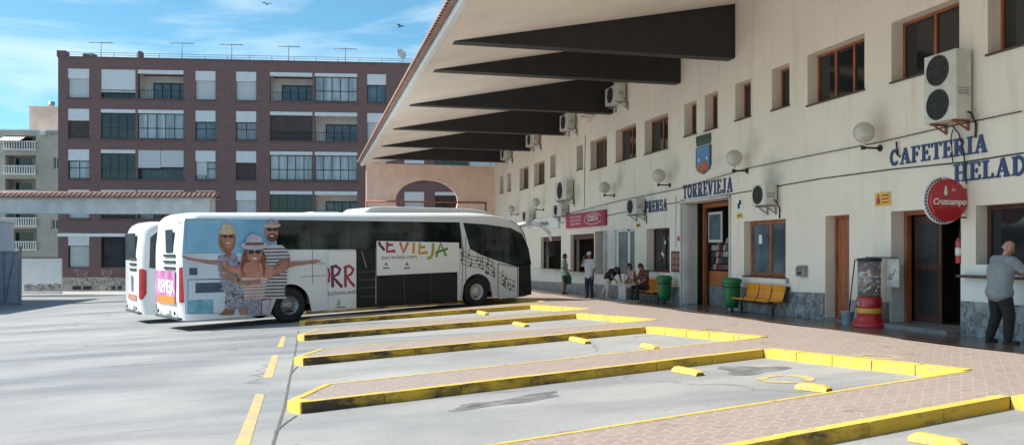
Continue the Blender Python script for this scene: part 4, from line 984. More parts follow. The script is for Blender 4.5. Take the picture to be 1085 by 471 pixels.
b = MB(); holed_wall(b, 0, XR, zb0, ztop_b, .5, holes); b.build('wall', BRICK, apt)
b = MB(); b.box(0, .3, .51, 14, zb0, ztop_b); b.box(XR - .3, XR, .51, 14, zb0, ztop_b); b.box(.31, XR - .31, 13.6, 14, zb0, ztop_b); b.box(.31, XR - .31, .51, 13.59, ztop_b - 1.0, ztop_b - .8); b.build('side_wall', BRICK, apt)
b = MB(); b.box(-.06, .55, -.08, .6, ztop_b, ztop_b + .42); b.build('corner_post', BRICK, apt)
b = MB(); b.box(-.05, XR, -.05, .55, ztop_b - .06, ztop_b + .03); b.build('coping', mat('dark_coping', (.16, .10, .095), .8, .2, 2), apt)
# white string course and stone plinth with basement windows
_, zs1 = BF.on(70, 247); _, zs0 = BF.on(70, 250.4)
MB().box(-.02, XR, -.06, .0 - .002, zs0, zs1).build('string_course', WHITE, apt)
_, zp = BF.on(70, 293.5); b = MB(); holed_wall(b, -.03, XR, zb0, zp, .06, [])
pl = b.build('plinth', RUBBLE, apt); pl.location = (0, -.07, 0)
for a, c_ in ((76, 98), (117, 130)):
    x0, x1, z0, z1 = br(a, c_, 302, 307.5, -.08); f = MB().box(x0, x1, -.10, -.072, z0, z1).build('basement_window', METAL, apt)
    g = MB(); n_ = 2
    for k in range(n_): g.box(x0 + .06 + (x1 - x0) * k / n_, x0 + (x1 - x0) * (k + 1) / n_ - .06, -.112, -.102, z0 + .05, z1 - .05)
    g.build('pane', GLASS, f)
# graffiti scrawl on the bricks
x0, z0 = BF.on(78, 291); b = MB(); rg = random.Random(6)
for k in range(9):
    cx = x0 + .25 + k * .19 + (k > 4) * .9; b.ribbon(arc(cx, z0 + .12 + rg.uniform(-.1, .1), rg.uniform(.08, .2), rg.uniform(.1, .25), rg.uniform(0, 180), rg.uniform(200, 420), 10), rg.uniform(.05, .13), -.012 - k * .0005, -.003)
b.build('graffiti', mat('pale_spray_paint', (.27, .20, .20), .7, .3, 6), apt)
SHB = mat('white_shutter_box', (.62, .63, .64), .6, .05, 2)
def slat_mat():
    m, N, L, p = nodes('white_roller_shutter'); p.inputs['Roughness'].default_value = .5
    tc = N.new('ShaderNodeTexCoord'); wv = N.new('ShaderNodeTexWave'); wv.wave_type = 'BANDS'; wv.bands_direction = 'Z'; wv.inputs['Scale'].default_value = 3.2; L.new(tc.outputs['Object'], wv.inputs['Vector'])
    c = mixc(N, L, wv.outputs['Fac'], (.43, .44, .46), (.56, .57, .58)); L.new(c, p.inputs['Base Color']); return m
SHUT = slat_mat(); BSHUT = mat('brown_roller_shutter', (.055, .035, .035), .6, .2, 3)
LOG = mat('loggia_render', (.70, .68, .65), .85, .1, 1.5)
CURT = mat('pale_curtain_glass', (.33, .37, .40), .15, .35, .9, stretch=(3, 3, .4), spec=.6)
def fac_window(x0, x1, z0, z1, style, rg):
    h = z1 - z0; wd = x1 - x0
    def grid(zt_, n_, glass, y=.16, frame=DMET, mid=.36, n2=True):
        f = MB(); e = .05
        for k in range(n_ + 1):
            xx = x0 + (wd - e) * k / n_; f.box(xx, xx + e, y - .03, y + .03, z0 + .002, zt_)
        f.box(x0 + .001, x1 - .001, y - .034, y + .034, z0 + .003, z0 + .06); f.box(x0 + .001, x1 - .001, y - .034, y + .034, zt_ - .05, zt_ - .001)
        if n2: f.box(x0 + .001, x1 - .001, y - .033, y + .033, z0 + h * mid, z0 + h * mid + .05)
        fo = f.build('window', frame, apt)
        MB().box(x0 + .01, x1 - .01, y - .005, y + .008, z0 + .01, zt_ - .01).build('pane', glass, fo)
    if style == 'box+shutter':
        MB().box(x0 + .003, x1 - .003, .02, .3, z1 - h * .34, z1 - .003).build('shutter_box', SHB, apt)
        MB().box(x0 + .01, x1 - .01, .16, .2, z0 + .02, z1 - h * .345).build('shutter', SHUT, apt)
    elif style == 'box+dark':
        MB().box(x0 + .003, x1 - .003, .02, .3, z1 - h * .40, z1 - .003).build('shutter_box', SHB, apt)
        MB().box(x0 + .01, x1 - .01, .16, .2, z0 + .02, z1 - h * .405).build('shutter', BSHUT, apt)
    elif style.startswith('box+win'):
        MB().box(x0 + .003, x1 - .003, .02, .3, z1 - h * .38, z1 - .003).build('shutter_box', SHB, apt)
        grid(z1 - h * .385, 2, rg.choice([CURT, GLASSL, GLASSB]), .2, n2=rg.random() < .5)
        if 'half' in style: MB().box(x0 + .05, x0 + wd * .55, .1, .15, z0 + h * .15, z1 - h * .385).build('shutter', SHUT, apt)
    elif style == 'fullshutter':
        MB().box(x0 + .003, x1 - .003, .05, .11, z0 + h * .2, z1 - .003).build('shutter', SHB, apt); rail(x0, x1, z0, h * .28)
        MB().box(x0 + .003, x1 - .003, .3, .34, z0 + .01, z0 + h * .2).build('wall_recess', GLASS, apt)
    elif style == 'glazed' or style == 'darkglazed':
        MB().box(x0 + .003, x1 - .003, .0, .3, z1 - h * .12, z1 - .003).build('shutter_box', SHB, apt)
        grid(z1 - h * .125, 4 if wd < 2.9 else 5, CURT if style == 'glazed' else GLASS, .14, n2=True)
    elif style == 'brown':
        MB().box(x0 + .003, x1 - .003, .0, .3, z1 - h * .12, z1 - .003).build('shutter_box', SHB, apt)
        MB().box(x0 + .01, x1 - .01, .12, .16, z0 + .02, z1 - h * .125).build('shutter', BSHUT, apt); rail(x0, x1, z0, h * .3)
    elif style == 'awning':
        MB().box(x0 + .003, x0 + wd * .49, .04, .1, z1 - h * .62, z1 - .003).build('shutter', SHUT, apt); MB().box(x0 + wd * .5, x1 - .003, .04, .1, z1 - h * .58, z1 - .003).build('shutter', SHUT, apt)
        MB().box(x0 + .01, x1 - .01, .5, .54, z0 + .01, z1 - .01).build('pane', GLASSL, apt); rail(x0, x1, z0, h * .38)
    elif style == 'balcony':
        dpt = 1.5; b = MB(); b.box(x0 - .1, x1 + .1, dpt, dpt + .1, z0 - .05, z1); b.box(x0 - .1, x0 - .001, .501, dpt, z0, z1); b.box(x1 + .001, x1 + .1, .501, dpt, z0, z1); b.box(x0, x1, .501, dpt, z1 - .1, z1 - .003); b.box(x0, x1, .501, dpt, z0 - .1, z0 - .003)
        lo = b.build('loggia', LOG, apt)
        MB().box(x0 + .003, x1 - .003, -.02, .3, z1 - h * .13, z1 - .003).build('shutter_box', SHB, apt)
        f = MB(); q0 = x0 + wd * .2
        for k in range(5): f.box(q0 + (x1 - .1 - q0) * k / 4.001, q0 + (x1 - .1 - q0) * k / 4.001 + .06, dpt - .08, dpt - .003, z0 + .02, z0 + h * .64)
        f.box(q0, x1 - .04, dpt - .085, dpt - .003, z0 + h * .64, z0 + h * .68); f.build('window', DMET, lo); MB().box(q0 + .03, x1 - .08, dpt - .03, dpt - .015, z0 + .02, z0 + h * .63).build('pane', GLASSL, lo)
        rail(x0, x1, z0, h * .30)
def rail(x0, x1, z0, h):
    b = MB(); b.box(x0 + .02, x1 - .02, .02, .06, z0 + h - .03, z0 + h + .01)
    n_ = int((x1 - x0) / .16)
    for k in range(1, n_): xx = x0 + (x1 - x0) * k / n_; b.box(xx - .01, xx + .01, .03, .05, z0 + .01, z0 + h - .03)
    b.build('balcony_rail', DMET, apt)
ST = [['box+shutter', 'fullshutter', 'balcony', 'box+shutter', 'box+shutter', 'balcony', 'glazed', 'box+win'],
      ['box+dark', 'darkglazed', 'glazed', 'box+win', 'box+win', 'brown', 'balcony', 'box+shutter'],
      ['box+win', 'darkglazed', 'awning', 'box+winhalf', 'box+dark', 'glazed', 'glazed', 'box+win'],
      ['box+shutter', 'darkglazed', 'balcony', 'box+shutter', 'box+shutter', 'darkglazed', 'balcony', 'box+shutter']]
rg = random.Random(11)
for r_, (zt, zb) in enumerate(zrow):
    for c_, (x0, x1) in enumerate(xe):
        fac_window(x0, x1, zb, zt, ST[r_][c_ % 8 if c_ < 8 else (c_ - 8)], rg)
    for x0, x1 in xe:                      # thin sill ledge under each window
        b = MB(); b.box(x0 - .08, x1 + .08, -.07, -.002, zb - .11, zb - .02); b.build('window_ledge', mat('dark_ledge', (.13, .08, .078), .8, .2, 3), apt)
for c_, (x0, x1) in enumerate(xe):
    h = zg_t - zg_b
    if kinds[c_] == 'W':
        MB().box(x0 + .003, x1 - .003, .02, .3, zg_t - h * .3, zg_t - .003).build('shutter_box', SHB, apt); MB().box(x0 + .1, x1 - .02, .14, .2, zg_b + .02, zg_t - h * .31).build('shutter', mat('greenish_white_shutter', (.42, .46, .44), .6, .1, 3), apt)
    else:
        MB().box(x0 + .01, x1 - .01, .3, .34, zg_b + .01, zg_t - .01).build('pane', GLASS, apt); b = MB(); n_ = int((x1 - x0) / .17)
        for k in range(n_ + 1): xx = x0 + .03 + (x1 - x0 - .06) * k / n_; b.box(xx - .012, xx + .012, .04, .065, zg_b + .01, zg_t - .01)
        for k in range(5): zq = zg_b + .1 + (h - .2) * k / 4; b.box(x0 + .01, x1 - .01, .066, .085, zq - .012, zq + .012)
        b.build('window_grille', DMET, apt)
# roof railing
zr = BF.on(72, 54.5)[1]; b = MB(); b.box(.6, XR, .1, .14, zr - .03, zr); b.box(.6, XR, .1, .14, (zr + ztop_b) / 2, (zr + ztop_b) / 2 + .025)
k = .6
while k < XR: b.box(k, k + .03, .1, .14, ztop_b + .03, zr - .03); k += 1.6
b.build('roof_railing', METAL, apt)
b = MB(); x0, _ = BF.on(84, 60); b.box(x0, x0 + .8, .6, 1.2, ztop_b - .8, zr + .02); b.box(BF.on(146, 58)[0], BF.on(146, 58)[0] + .25, -.03, .55, ztop_b + .04, zr + .12); b.build('chimney', BRICK, apt)
# aerials
AL = mat('aerial_metal', (.16, .17, .18), .5, .1, 5, metal=.5)
zroof = ztop_b - .8
def aerial(px, pyt, label, dish=False):
    x, zt = BF.on(px, pyt, 2.0); t = thing('satellite_dish' if dish else 'aerial', label, 'satellite dish' if dish else 'aerial', Frame(BF.w(x, 2.0, zroof), BF.rz), None if dish else 'television aerials on the brick block roof')
    H_ = zt - zroof; b = MB(); b.cyl((0, 0, 0), (0, 0, H_ - (.3 if dish else 0)), .035, .03, 8); b.build('mast', AL, t)
    if dish:
        b = MB(); b.disc_y(.0, 0, .42, -.02, .02, 24); b.cyl((0, -.02, 0), (0, -.35, .0), .015, .015, 6); o = b.build('dish', OFFW, t); o.location = (0, -.1, H_ - .45); o.rotation_euler = (R(-25), 0, R(35))
    else:
        b = MB(); b.cyl((-.85, 0, H_ - .06), (.85, 0, H_ - .06), .022, .022, 6)
        for k in range(9): xx = -.8 + .2 * k; b.cyl((xx, -.22, H_ - .06), (xx, .22, H_ - .06), .012, .012, 6)
        b.build('antenna', AL, t)
aerial(107, 44.5, 'leftmost of the television aerials on the brick block roof'); aerial(192.7, 45, 'television aerial on the brick block roof, second from the left, above a balcony')
aerial(245.4, 46.5, 'television aerial on the brick block roof, third from the left'); aerial(305.8, 48.5, 'television aerial on the brick block roof, fourth from the left'); aerial(366, 51, 'television aerial on the brick block roof, fifth and next to the dish')
aerial(425.5, 51, 'small satellite dish on a mast at the right end of the brick block roof', True)

# ---------------------------------------------------------------- beige apartment block farther left
o_ = CAM + ray(30, 200) * 96.0
CF = Frame((o_.x, o_.y, 0), R(-10))
BEI = mat('beige_render', (.40, .355, .30), .85, .12, .4); bei = thing('apartment_building', 'beige apartment block with white balustraded balconies behind the brick block', 'building', CF)
x62, zt = CF.on(70, 138.5); xl = CF.on(-30, 138)[0]; zt = CF.on(20, 138)[1]
hs = []
bal = [(5.5, 38, 143.5, 158), (5.5, 38, 164, 184), (5.5, 38, 189, 210), (5.5, 39, 216, 239), (5.5, 39, 242, 264)]
for a, c_, t0, t1 in bal: x0, zz0 = CF.on(a, t0); x1, _ = CF.on(c_, t0); hs.append((x0, x1, CF.on(a, t1)[1], zz0)); 
wn = [(56, 62.5, 166, 179), (53, 62, 205, 216), (54, 62, 140.5, 143), (54, 62, 232, 243)]
hw = []
for a, c_, t0, t1 in wn: x0, zz0 = CF.on(a, t0); x1, _ = CF.on(c_, t0); hw.append((x0, x1, CF.on(a, t1)[1], zz0))
b = MB(); holed_wall(b, xl, x62 + 6, -3.2, zt, .4, hs + hw); b.build('wall', BEI, bei)
b = MB(); b.box(xl, x62 + 6, .41, 10, zt - .4, zt - .2); b.box(xl, xl + .3, .41, 10, -3.2, zt - .41); b.box(x62 + 5.7, x62 + 6, .41, 10, -3.2, zt - .41); b.build('roof_slab', BEI, bei)
WBAL = mat('white_balustrade', (.66, .65, .62), .7, .08, 2)
for i, (x0, x1, z0, z1) in enumerate(hs):
    b = MB(); b.box(x0 - .1, x1 + .1, 1.6, 1.7, z0 - .1, z1); b.box(x0 - .1, x0, .41, 1.6, z0, z1); b.box(x1, x1 + .1, .41, 1.6, z0, z1); b.box(x0, x1, .41, 1.6, z0 - .1, z0); b.box(x0, x1, .41, 1.6, z1 - .05, z1); lo = b.build('loggia', BEI, bei)
    MB().box(x0 + .4, x1 - 1.2, 1.54, 1.58, z0 + .05, z0 + 1.9).build('pane', GLASS, lo)
    b = MB(); b.box(x0 - .15, x1 + .15, -.35, -.15, z0 + .82, z0 + .92); b.box(x0 - .15, x1 + .15, -.4, .0 - .003, z0 - .12, z0 + .02); n_ = int((x1 - x0) / .26)
    for k in range(n_ + 1): xx = x0 + (x1 - x0) * k / n_; b.box(xx - .06, xx + .06, -.3, -.2, z0 + .02, z0 + .82)
    b.build('balustrade', WBAL, bei)
    if i == 0: MB().prism([(x0 - .2, -1.2, z1 - .75), (x0 - .2, .3, z1 - .1), (x0 - .2, .3, z1 - .02), (x0 - .2, -1.2, z1 - .68)], ((x1 - x0) * .7, 0, 0)).build('awning', WBAL, bei)
for x0, x1, z0, z1 in hw:
    f = MB().box(x0 + .01, x1 - .01, .15, .2, z0 + .01, z1 - .01).build('window', WBAL, bei); MB().box(x0 + .1, (x0 + x1) / 2 - .04, .13, .149, z0 + .1, z1 - .1).build('pane', GLASS, f); MB().box((x0 + x1) / 2 + .04, x1 - .1, .13, .149, z0 + .1, z1 - .1).build('pane', GLASS, f)
b = MB(); xp0, zp0 = CF.on(31, 128, 3); xp1, _ = CF.on(64, 128, 3); _, zpt = CF.on(31, 113.5, 3); b.box(xp0, xp1 + 2, 3, 8, zt - .3, zpt); b.box(xp0 - .15, xp1 + 2, 2.85, 8.1, zpt, zpt + .12); b.box(xp0 + 1.2, xp1 + 1, 2.9, 2.998, zpt - .9, zpt - .55); b.build('penthouse', PINK, bei)
b = MB(); xq, zq = CF.on(52.5, 107, 4); b.cyl((xq, 4.5, zpt), (xq, 4.5, zq), .35, .35, 12); b.build('chimney', METAL, bei)
MB().box(CF.on(44, 140)[0], CF.on(50, 140)[0], -.45, -.003, CF.on(44, 143.5)[1], CF.on(44, 138.8)[1]).build('air_conditioner', ACW, bei, bevel=.03)
# small penthouse windows and clutter on the terrace: parapet railing
b = MB(); b.box(xl, x62 + 6, -.02, .1, zt, zt + .12); b.build('coping', WBAL, bei)

# ---------------------------------------------------------------- white street wall, pavement strip across the street
sgf = Frame((CAM + ray(24, 290) * 57).to_tuple()[:2] + (0,), R(90 - 98.3))
x0, zt = sgf.on(21.5, 273.5); x1, zt2 = sgf.on(64.2, 273); zz0 = gz(*sgf.w(0, 0, 0).to_tuple()[:2])
zz0 = sgf.on(40, 308)[1]
b = MB(); b.box(x0 - 9, x1, 0, .25, zz0 - .3, zt); t = thing('street_wall', 'long plain white wall left of the brick block across the street', 'wall', Frame(sgf.w(x0, 0, zz0), sgf.rz))
o = b.build('panel', WHITE, t); o.location = (-x0, 0, -zz0)
b = MB(); b.box(x0 - 9, x1, -.04, .29, zt + .002, zt + .1); o = b.build('coping', mat('brown_coping', (.2, .14, .12), .8, .3, 3), t); o.location = (-x0, 0, -zz0)
b = MB(); rg = random.Random(9)
for k in range(10): a = x0 + (x1 - x0) * (.1 + .085 * k); b.prism([(a, -.02 - .001 * (k % 3), zz0), (a + .4, -.02 - .001 * (k % 3), zz0), (a + .4, -.02 - .001 * (k % 3), zz0 + rg.uniform(.3, .55)), (a, -.02 - .001 * (k % 3), zz0 + rg.uniform(.3, .55))], (0, .018, 0))
o = b.build('peeled_base', RUBBLE, t); o.location = (-x0, 0, -zz0)
# pale street pavement with kerb in front of the brick block and the wall
sp = MB(); sp.box(-30, XR, -5.2, -.08, -3.0, BF.on(90, 308.2)[1]); o = sp.build('street_pavement', mat('pale_pavement', (.42, .41, .39), .8, .12, 2)); o.location = BF.o; o.rotation_euler = BF.e; tag(o, kind='structure')

# ---------------------------------------------------------------- tiled gateway over the yard entrance
o_ = CAM + ray(0, 260) * 46.0
GF = Frame((o_.x, o_.y, 0), R(90 - 102.5)); gr = gz(o_.x, o_.y)
t = thing('gateway', 'long white gateway beam with terracotta tile ridge spanning the yard entrance', 'gateway', GF)
x1, _ = GF.on(222, 215); _, zb = GF.on(60, 226); _, zt = GF.on(60, 211); xL = -9
b = MB(); b.box(xL, x1, 0, .55, zb, zt); b.build('lintel', OFFW, t, bevel=.02)
b = MB(); b.box(x1 - .7, x1, .02, .53, gr - .2, zb); b.build('pillar', OFFW, t, bevel=.02); b = MB(); b.box(-.9 - .6, -.6, .02, .53, gr - .2, zb); b.build('pillar', OFFW, t, bevel=.02)
b = MB(); b.box(xL, x1 + .12, -.12, .67, zt, zt + .07); b.build('cornice', OFFW, t)
b = MB(); _, zr = GF.on(60, 203.5); x = xL; zmid = zr
b.face([(xL, -.22, zt + .09), (x1 + .4, -.22, zt + .09), (x1 + .4, .275, zr - .06), (xL, .275, zr - .06)]); b.face([(xL, .77, zt + .09), (x1 + .4, .77, zt + .09), (x1 + .4, .275, zr - .06), (xL, .275, zr - .06)]); b.face([(xL, -.22, zt + .075), (x1 + .4, -.22, zt + .075), (x1 + .4, .77, zt + .075), (xL, .77, zt + .075)])
while x < x1 + .4:
    for yy, s in ((-.27, 1), (.82, -1)): b.cyl((x, yy, zt + .11), (x, .275, zr - .04), .085, .075, 8)
    x += .27
b.cyl((xL, .275, zr - .03), (x1 + .4, .275, zr - .03), .1, .1, 10); b.build('roof_tiles', TILE, t)
# white guard hut wall and metal gate at the far left
b = MB(); xa, z1 = GF.on(18.5, 228, -.4); _, z0 = GF.on(10, 265.5, -.4)
t = thing('metal_gate', 'blue-grey metal gate with diagonal braces at the left edge of the yard', 'gate', Frame(GF.w(0, -.4, gr), GF.rz))
xg, _ = GF.on(22, 300, -.4); zg1 = z0 - gr; ztg = GF.on(10, 228, -.4)[1] - gr
GM = mat('blue_grey_gate_paint', (.27, .32, .38), .5, .12, 2); GWm = mat('pale_blue_white_panel', (.50, .56, .62), .6, .06, 1.5)
MB().box(-9, xg - .1, .02, .05, .08, zg1 - .01).build('sheet', GM, t)
b = MB(); b.box(xg - .1, xg, -.04, .1, 0, zg1 + .25); b.box(-9, xg - .1, -.04, .019, zg1 - .1, zg1 - .011); b.box(-9, xg - .1, -.04, .019, .08, .18)
for xx in (-1.0, .42): b.box(xx, xx + .07, -.04, .018, .18, zg1 - .1)
b.ribbon([(-.93, .2), (-.35, zg1 - .12)], .07, -.035, .017); b.ribbon([(.5, .2), (.98, zg1 - .12)], .07, -.036, .017)
b.build('frame', METAL, t)
b = MB(); b.cyl((-.2, -.06, .3), (-.2, .0, .3), .09, .09, 12); b.build('wheel', BLACK, t)

hz0 = -1.5; t = thing('guard_house', 'white flat-roofed block behind the metal gate at the left edge of the photo', 'building', (-21.8, 50, hz0))
MB().box(-4.2, 4.2, -8, 8, 0, 4.85).build('wall', GWm, t, bevel=.02)
MB().box(-4.35, 4.35, -8.15, 8.15, 4.852, 5.05).build('roof_slab', WHITE, t, bevel=.02)
# ---------------------------------------------------------------- birds
def bird(px, py, dist, label, rz):
    p = CAM + ray(px, py) * dist; t = thing('bird', label, 'bird', Frame(p, rz), 'birds in the sky')
    b = MB(); b.lathe([(.01, -.35), (.06, -.2), (.09, 0), (.06, .15), (.05, .22), (.01, .3)], n=10); o = b.build('body', DMET, t); o.rotation_euler = (R(80), 0, 0)
    for s in (-1, 1):
        b = MB(); b.prism([(0, -.12, .02), (s * .35, -.16, .14), (s * .75, .04, .05), (s * .35, .06, .12), (0, .1, .02)], (0, 0, .012)); b.build('wing', DMET, t)
bird(424, 54 * .52, 90, 'small dark bird in flight near the canopy edge', R(50)); bird(283, 4.5, 110, 'tiny dark bird in flight at the top of the sky', R(20))
# ---------------------------------------------------------------- coaches
BW = 2.5; RW, FWX = 0.0, 6.72; WR = .51
rc_ = .32
def interp(tab, z):
    for (z0, v0), (z1, v1) in zip(tab, tab[1:]):
        if z <= z1: return v0 + (v1 - v0) * clamp((z - z0) / (z1 - z0), 0, 1)
    return tab[-1][1]
SFT = [(.28, 9.05), (.6, 9.16), (1.1, 9.2), (2.0, 9.12), (2.5, 8.98), (2.75, 8.75), (2.95, 8.35), (3.08, 7.8), (3.16, 7.3), (3.2, 6.8)]
SRT = [(.28, -3.02), (.8, -3.1), (2.2, -3.06), (2.95, -2.96), (3.1, -2.86), (3.2, -2.7)]
INS = [(2.9, 0), (2.98, .012), (3.05, .04), (3.11, .09), (3.16, .17), (3.2, .32)]
def arch(x):
    z = 0
    for c in (RW, FWX):
        if abs(x - c) < .62: z = max(z, .5 + math.sqrt(.62 ** 2 - (x - c) ** 2) * 1.0)
    return z
def bus_body(root, m):
    b = MB(); zs = [.28, .34, .42, .5, .6, .7, .8, .9, 1.0, 1.1, 1.2, 1.4, 1.7, 2.0, 2.3, 2.6, 2.75, 2.9, 2.98, 3.05, 3.11, 3.16, 3.2]
    sx = [-2.68 + i * .0857 for i in range(130)]; rings = []
    for z in zs:
        sr, sf, ins = interp(SRT, z), interp(SFT, z), interp(INS, z); rc = rc_; pts = []
        cor = lambda cx, cy, a0: [(cx + rc * math.cos(R(a0 + 90 * k / 6)), cy + rc * math.sin(R(a0 + 90 * k / 6))) for k in range(7)]
        y0, y1 = ins, BW - ins
        side = [clamp(x, sr + rc, sf - rc) for x in sx]
        pts += [(x, y0, 1) for x in side] + [(x, y, 0) for x, y in cor(sf - rc, y0 + rc, -90)] + [(x, y, 0) for x, y in cor(sf - rc, y1 - rc, 0)]
        pts += [(x, y1, 1) for x in side[::-1]] + [(x, y, 0) for x, y in cor(sr + rc, y1 - rc, 90)] + [(x, y, 0) for x, y in cor(sr + rc, y0 + rc, 180)]
        rings.append([b.av((x, y, max(z, arch(x)) if s else z)) for x, y, s in pts])
    n = len(rings[0])
    for r0, r1 in zip(rings, rings[1:]):
        for k in range(n): b.f.append([r0[k], r0[(k + 1) % n], r1[(k + 1) % n], r1[k]]); b.mi.append(0); b.sm.append(True)
    b.f.append(rings[-1]); b.mi.append(0); b.sm.append(False)
    o = b.build('body', m, root)
    bm = bmesh.new(); bm.from_mesh(o.data); bmesh.ops.remove_doubles(bm, verts=bm.verts, dist=.0005); bmesh.ops.recalc_face_normals(bm, faces=bm.faces); bm.to_mesh(o.data); bm.free()
    sd = MB(); sd.box(-2.7, 8.7, .12, BW - .12, .3, .34); sd.box(-.75, .75, .5, BW - .5, .34, 1.1); sd.build('underbody', BLACK, root)
    return o
def wheel(root, x, far=False):
    yc = .02 if not far else BW - .02; s = 1 if not far else -1
    def rad(prof, y0): return prof
    b = MB(); n = 40
    prof = [(.27, .05), (.31, .015), (.40, .0), (.47, .012), (WR - .005, .05), (WR, .09), (WR, .24), (.47, .29), (.28, .29)]
    rings = [[b.av((x + r * math.cos(2 * math.pi * k / n), yc + s * y, WR + r * math.sin(2 * math.pi * k / n))) for k in range(n)] for r, y in prof]
    for r0, r1 in zip(rings, rings[1:]):
        for k in range(n): b.f.append([r0[k], r0[(k + 1) % n], r1[(k + 1) % n], r1[k]]); b.mi.append(0); b.sm.append(True)
    wt = bpy.data.objects.new('wheel', b_mesh(b)); col.objects.link(wt); wt.parent = root
    b = MB(); prof = [(.275, .03), (.26, .035), (.245, .10), (.15, .13), (.13, .05), (.09, .03), (.002, .03)] if not (x > 3) else [(.275, .03), (.26, .03), (.24, .09), (.15, .12), (.12, .02), (.08, -.01), (.002, -.01)]
    rings = [[b.av((x + r * math.cos(2 * math.pi * k / n), yc + s * y, WR + r * math.sin(2 * math.pi * k / n))) for k in range(n)] for r, y in prof]
    for r0, r1 in zip(rings, rings[1:]):
        for k in range(n): b.f.append([r0[k], r0[(k + 1) % n], r1[(k + 1) % n], r1[k]]); b.mi.append(0); b.sm.append(True)
    b.build('rim', METAL if x < 3 else ACW, wt)
    if not far:
        b = MB()
        for k in range(10): a = 2 * math.pi * k / 10; b.sphere((x + .19 * math.cos(a), yc + .105, WR + .19 * math.sin(a)), .016, 6, 4)
        b.build('wheel_nuts', DMET, wt)
    return wt
def b_mesh(b):
    me = bpy.data.meshes.new('wheel'); me.from_pydata(b.v, [], b.f); me.materials.append(BLACK)
    for p in me.polygons: p.use_smooth = True
    bm = bmesh.new(); bm.from_mesh(me); bmesh.ops.recalc_face_normals(bm, faces=bm.faces); bm.to_mesh(me); bm.free(); return me
BODYW = mat('silver_white_coach_paint', (.76, .78, .80), .22, .05, 1, coat=.5)
TINT = mat('tinted_coach_glass', (.045, .065, .06), .05, .5, 1.1, spec=.6, c2=(.008, .012, .012), lo=.45, hi=.72)
OPENSH = mat('painted_opening_shade', (.012, .013, .015), .7, .3, 3)  # flat dark panels paint the shaded depth of the open hold and doorways
def flatp(root, pts, m, y, name, th=.004, parent=None):
    return MB().prism([(x, y, z) for x, z in pts], (0, th, 0)).build(name, m, parent or root)
BUSF = Frame(tuple(on_lot(308, 341.6)), R(25), .028)
bus = thing('coach', 'white coach with a picture of three people in hats and an open luggage flap', 'coach', BUSF, 'coaches parked in the bays')
body = bus_body(bus, BODYW)
for x in (RW, FWX): wheel(bus, x); wheel(bus, x, True)
q = lambda *pp: [BUSF.on(*p) for p in pp]
# glass
sw = flatp(bus, q((293, 232.7), (487, 235.3), (489.5, 263), (398, 264), (293, 264.2)), TINT, -.006, 'side_window')
b = MB()
for px in (330, 372, 411, 450): x, z0 = BUSF.on(px, 263.5); b.box(x - .012, x + .012, -.008, -.0065, BUSF.on(px, 254 if px > 400 else 263.5)[1], BUSF.on(px, 235)[1])
b.build('window_joint', BLACK, sw)
fw = flatp(bus, q((490.6, 235.8), (515, 237.5), (541, 241.2), (553, 247.5), (560, 263), (563, 280), (548, 282.5), (527, 276), (509, 269.5), (498, 263.5)), TINT, -.006, 'front_side_window')
b = MB()
for pa, pb in (((523, 240), (526, 275)), ((541, 243), (546, 281))): (xa, za), (xb, zb) = BUSF.on(*pa), BUSF.on(*pb); b.ribbon([(xa, za), (xb, zb)], .05, -.010, -.0065)
b.build('window_joint', BLACK, fw)
# windscreen: curved dark sheet following the front of the body
b = MB(); zs = [1.25, 1.6, 2.0, 2.4, 2.6, 2.75, 2.9, 3.0]; rings = []
for z in zs:
    sf, ins = interp(SFT, z) + .006, interp(INS, z); pts = []
    for k in range(7): a = R(-62 + 62 * k / 6); pts.append((sf - rc_ + rc_ * math.cos(a), ins + rc_ + rc_ * math.sin(a) * 1.02))
    for k in range(7): a = R(62 * k / 6); pts.append((sf - rc_ + rc_ * math.cos(a), BW - ins - rc_ + rc_ * math.sin(a) * 1.02))
    rings.append([b.av((x, y, z)) for x, y in pts])
for r0, r1 in zip(rings, rings[1:]):
    for k in range(len(r0) - 1): b.f.append([r0[k], r0[k + 1], r1[k + 1], r1[k]]); b.mi.append(0); b.sm.append(True)
b.build('windscreen', TINT, bus)
# side panels, doors, flaps
def outline(root, pts, w_, m, y, name):
    b = MB(); b.ribbon(pts + [pts[0]], w_, y, y + .003); return b.build(name, m, root)
GAP = mat('dark_panel_gap', (.06, .065, .07), .7, .1, 5)
flatp(bus, q((377, 263.5), (401, 263.5), (401, 324.3), (377, 326)), OPENSH, -.0095, 'door_opening_shade')
b = MB()
for k, (a, c_, yy) in enumerate(((379, 397, 288), (380, 397, 296.5), (381, 397, 305), (381, 398, 314))):
    (x0, z0), (x1, z1) = BUSF.on(a, yy), BUSF.on(c_, yy - .5); b.box(x0, x1, -.018, -.011, z0 - .02, z0 + .02)
b.build('step', mat('step_tread', (.05, .055, .06), .5, .2, 3), bus)
b = MB(); (x0, z0), (x1, z1) = BUSF.on(398, 321), BUSF.on(398, 262); b.ribbon([(x0, z0), (x1, z1)], .035, -.02, -.011); (x0, z0), (x1, z1) = BUSF.on(383, 266), BUSF.on(388, 283); b.ribbon([(x0, z0), (x1, z1)], .03, -.02, -.0111); b.build('handrail', METAL, bus)
lh = flatp(bus, q((401, 290.5), (484.5, 288), (484.5, 319.8), (401, 324.8)), OPENSH, -.0085, 'luggage_hold_shade')
b = MB(); x0, z0 = BUSF.on(428.5, 322.5); b.box(x0 - .012, x0 + .012, -.02, -.009, z0, z0 + 1.15); x0, _ = BUSF.on(457, 321); b.box(x0 - .008, x0 + .008, -.018, -.009, z0 + .02, z0 + 1.1); b.build('hold_strut', GAP, lh)
FL = mat('white_flap_paint', (.80, .81, .80), .35, .04, 1)
PY = -.09
qf = lambda *pp: [BUSF.on(p[0], p[1], PY) for p in pp]
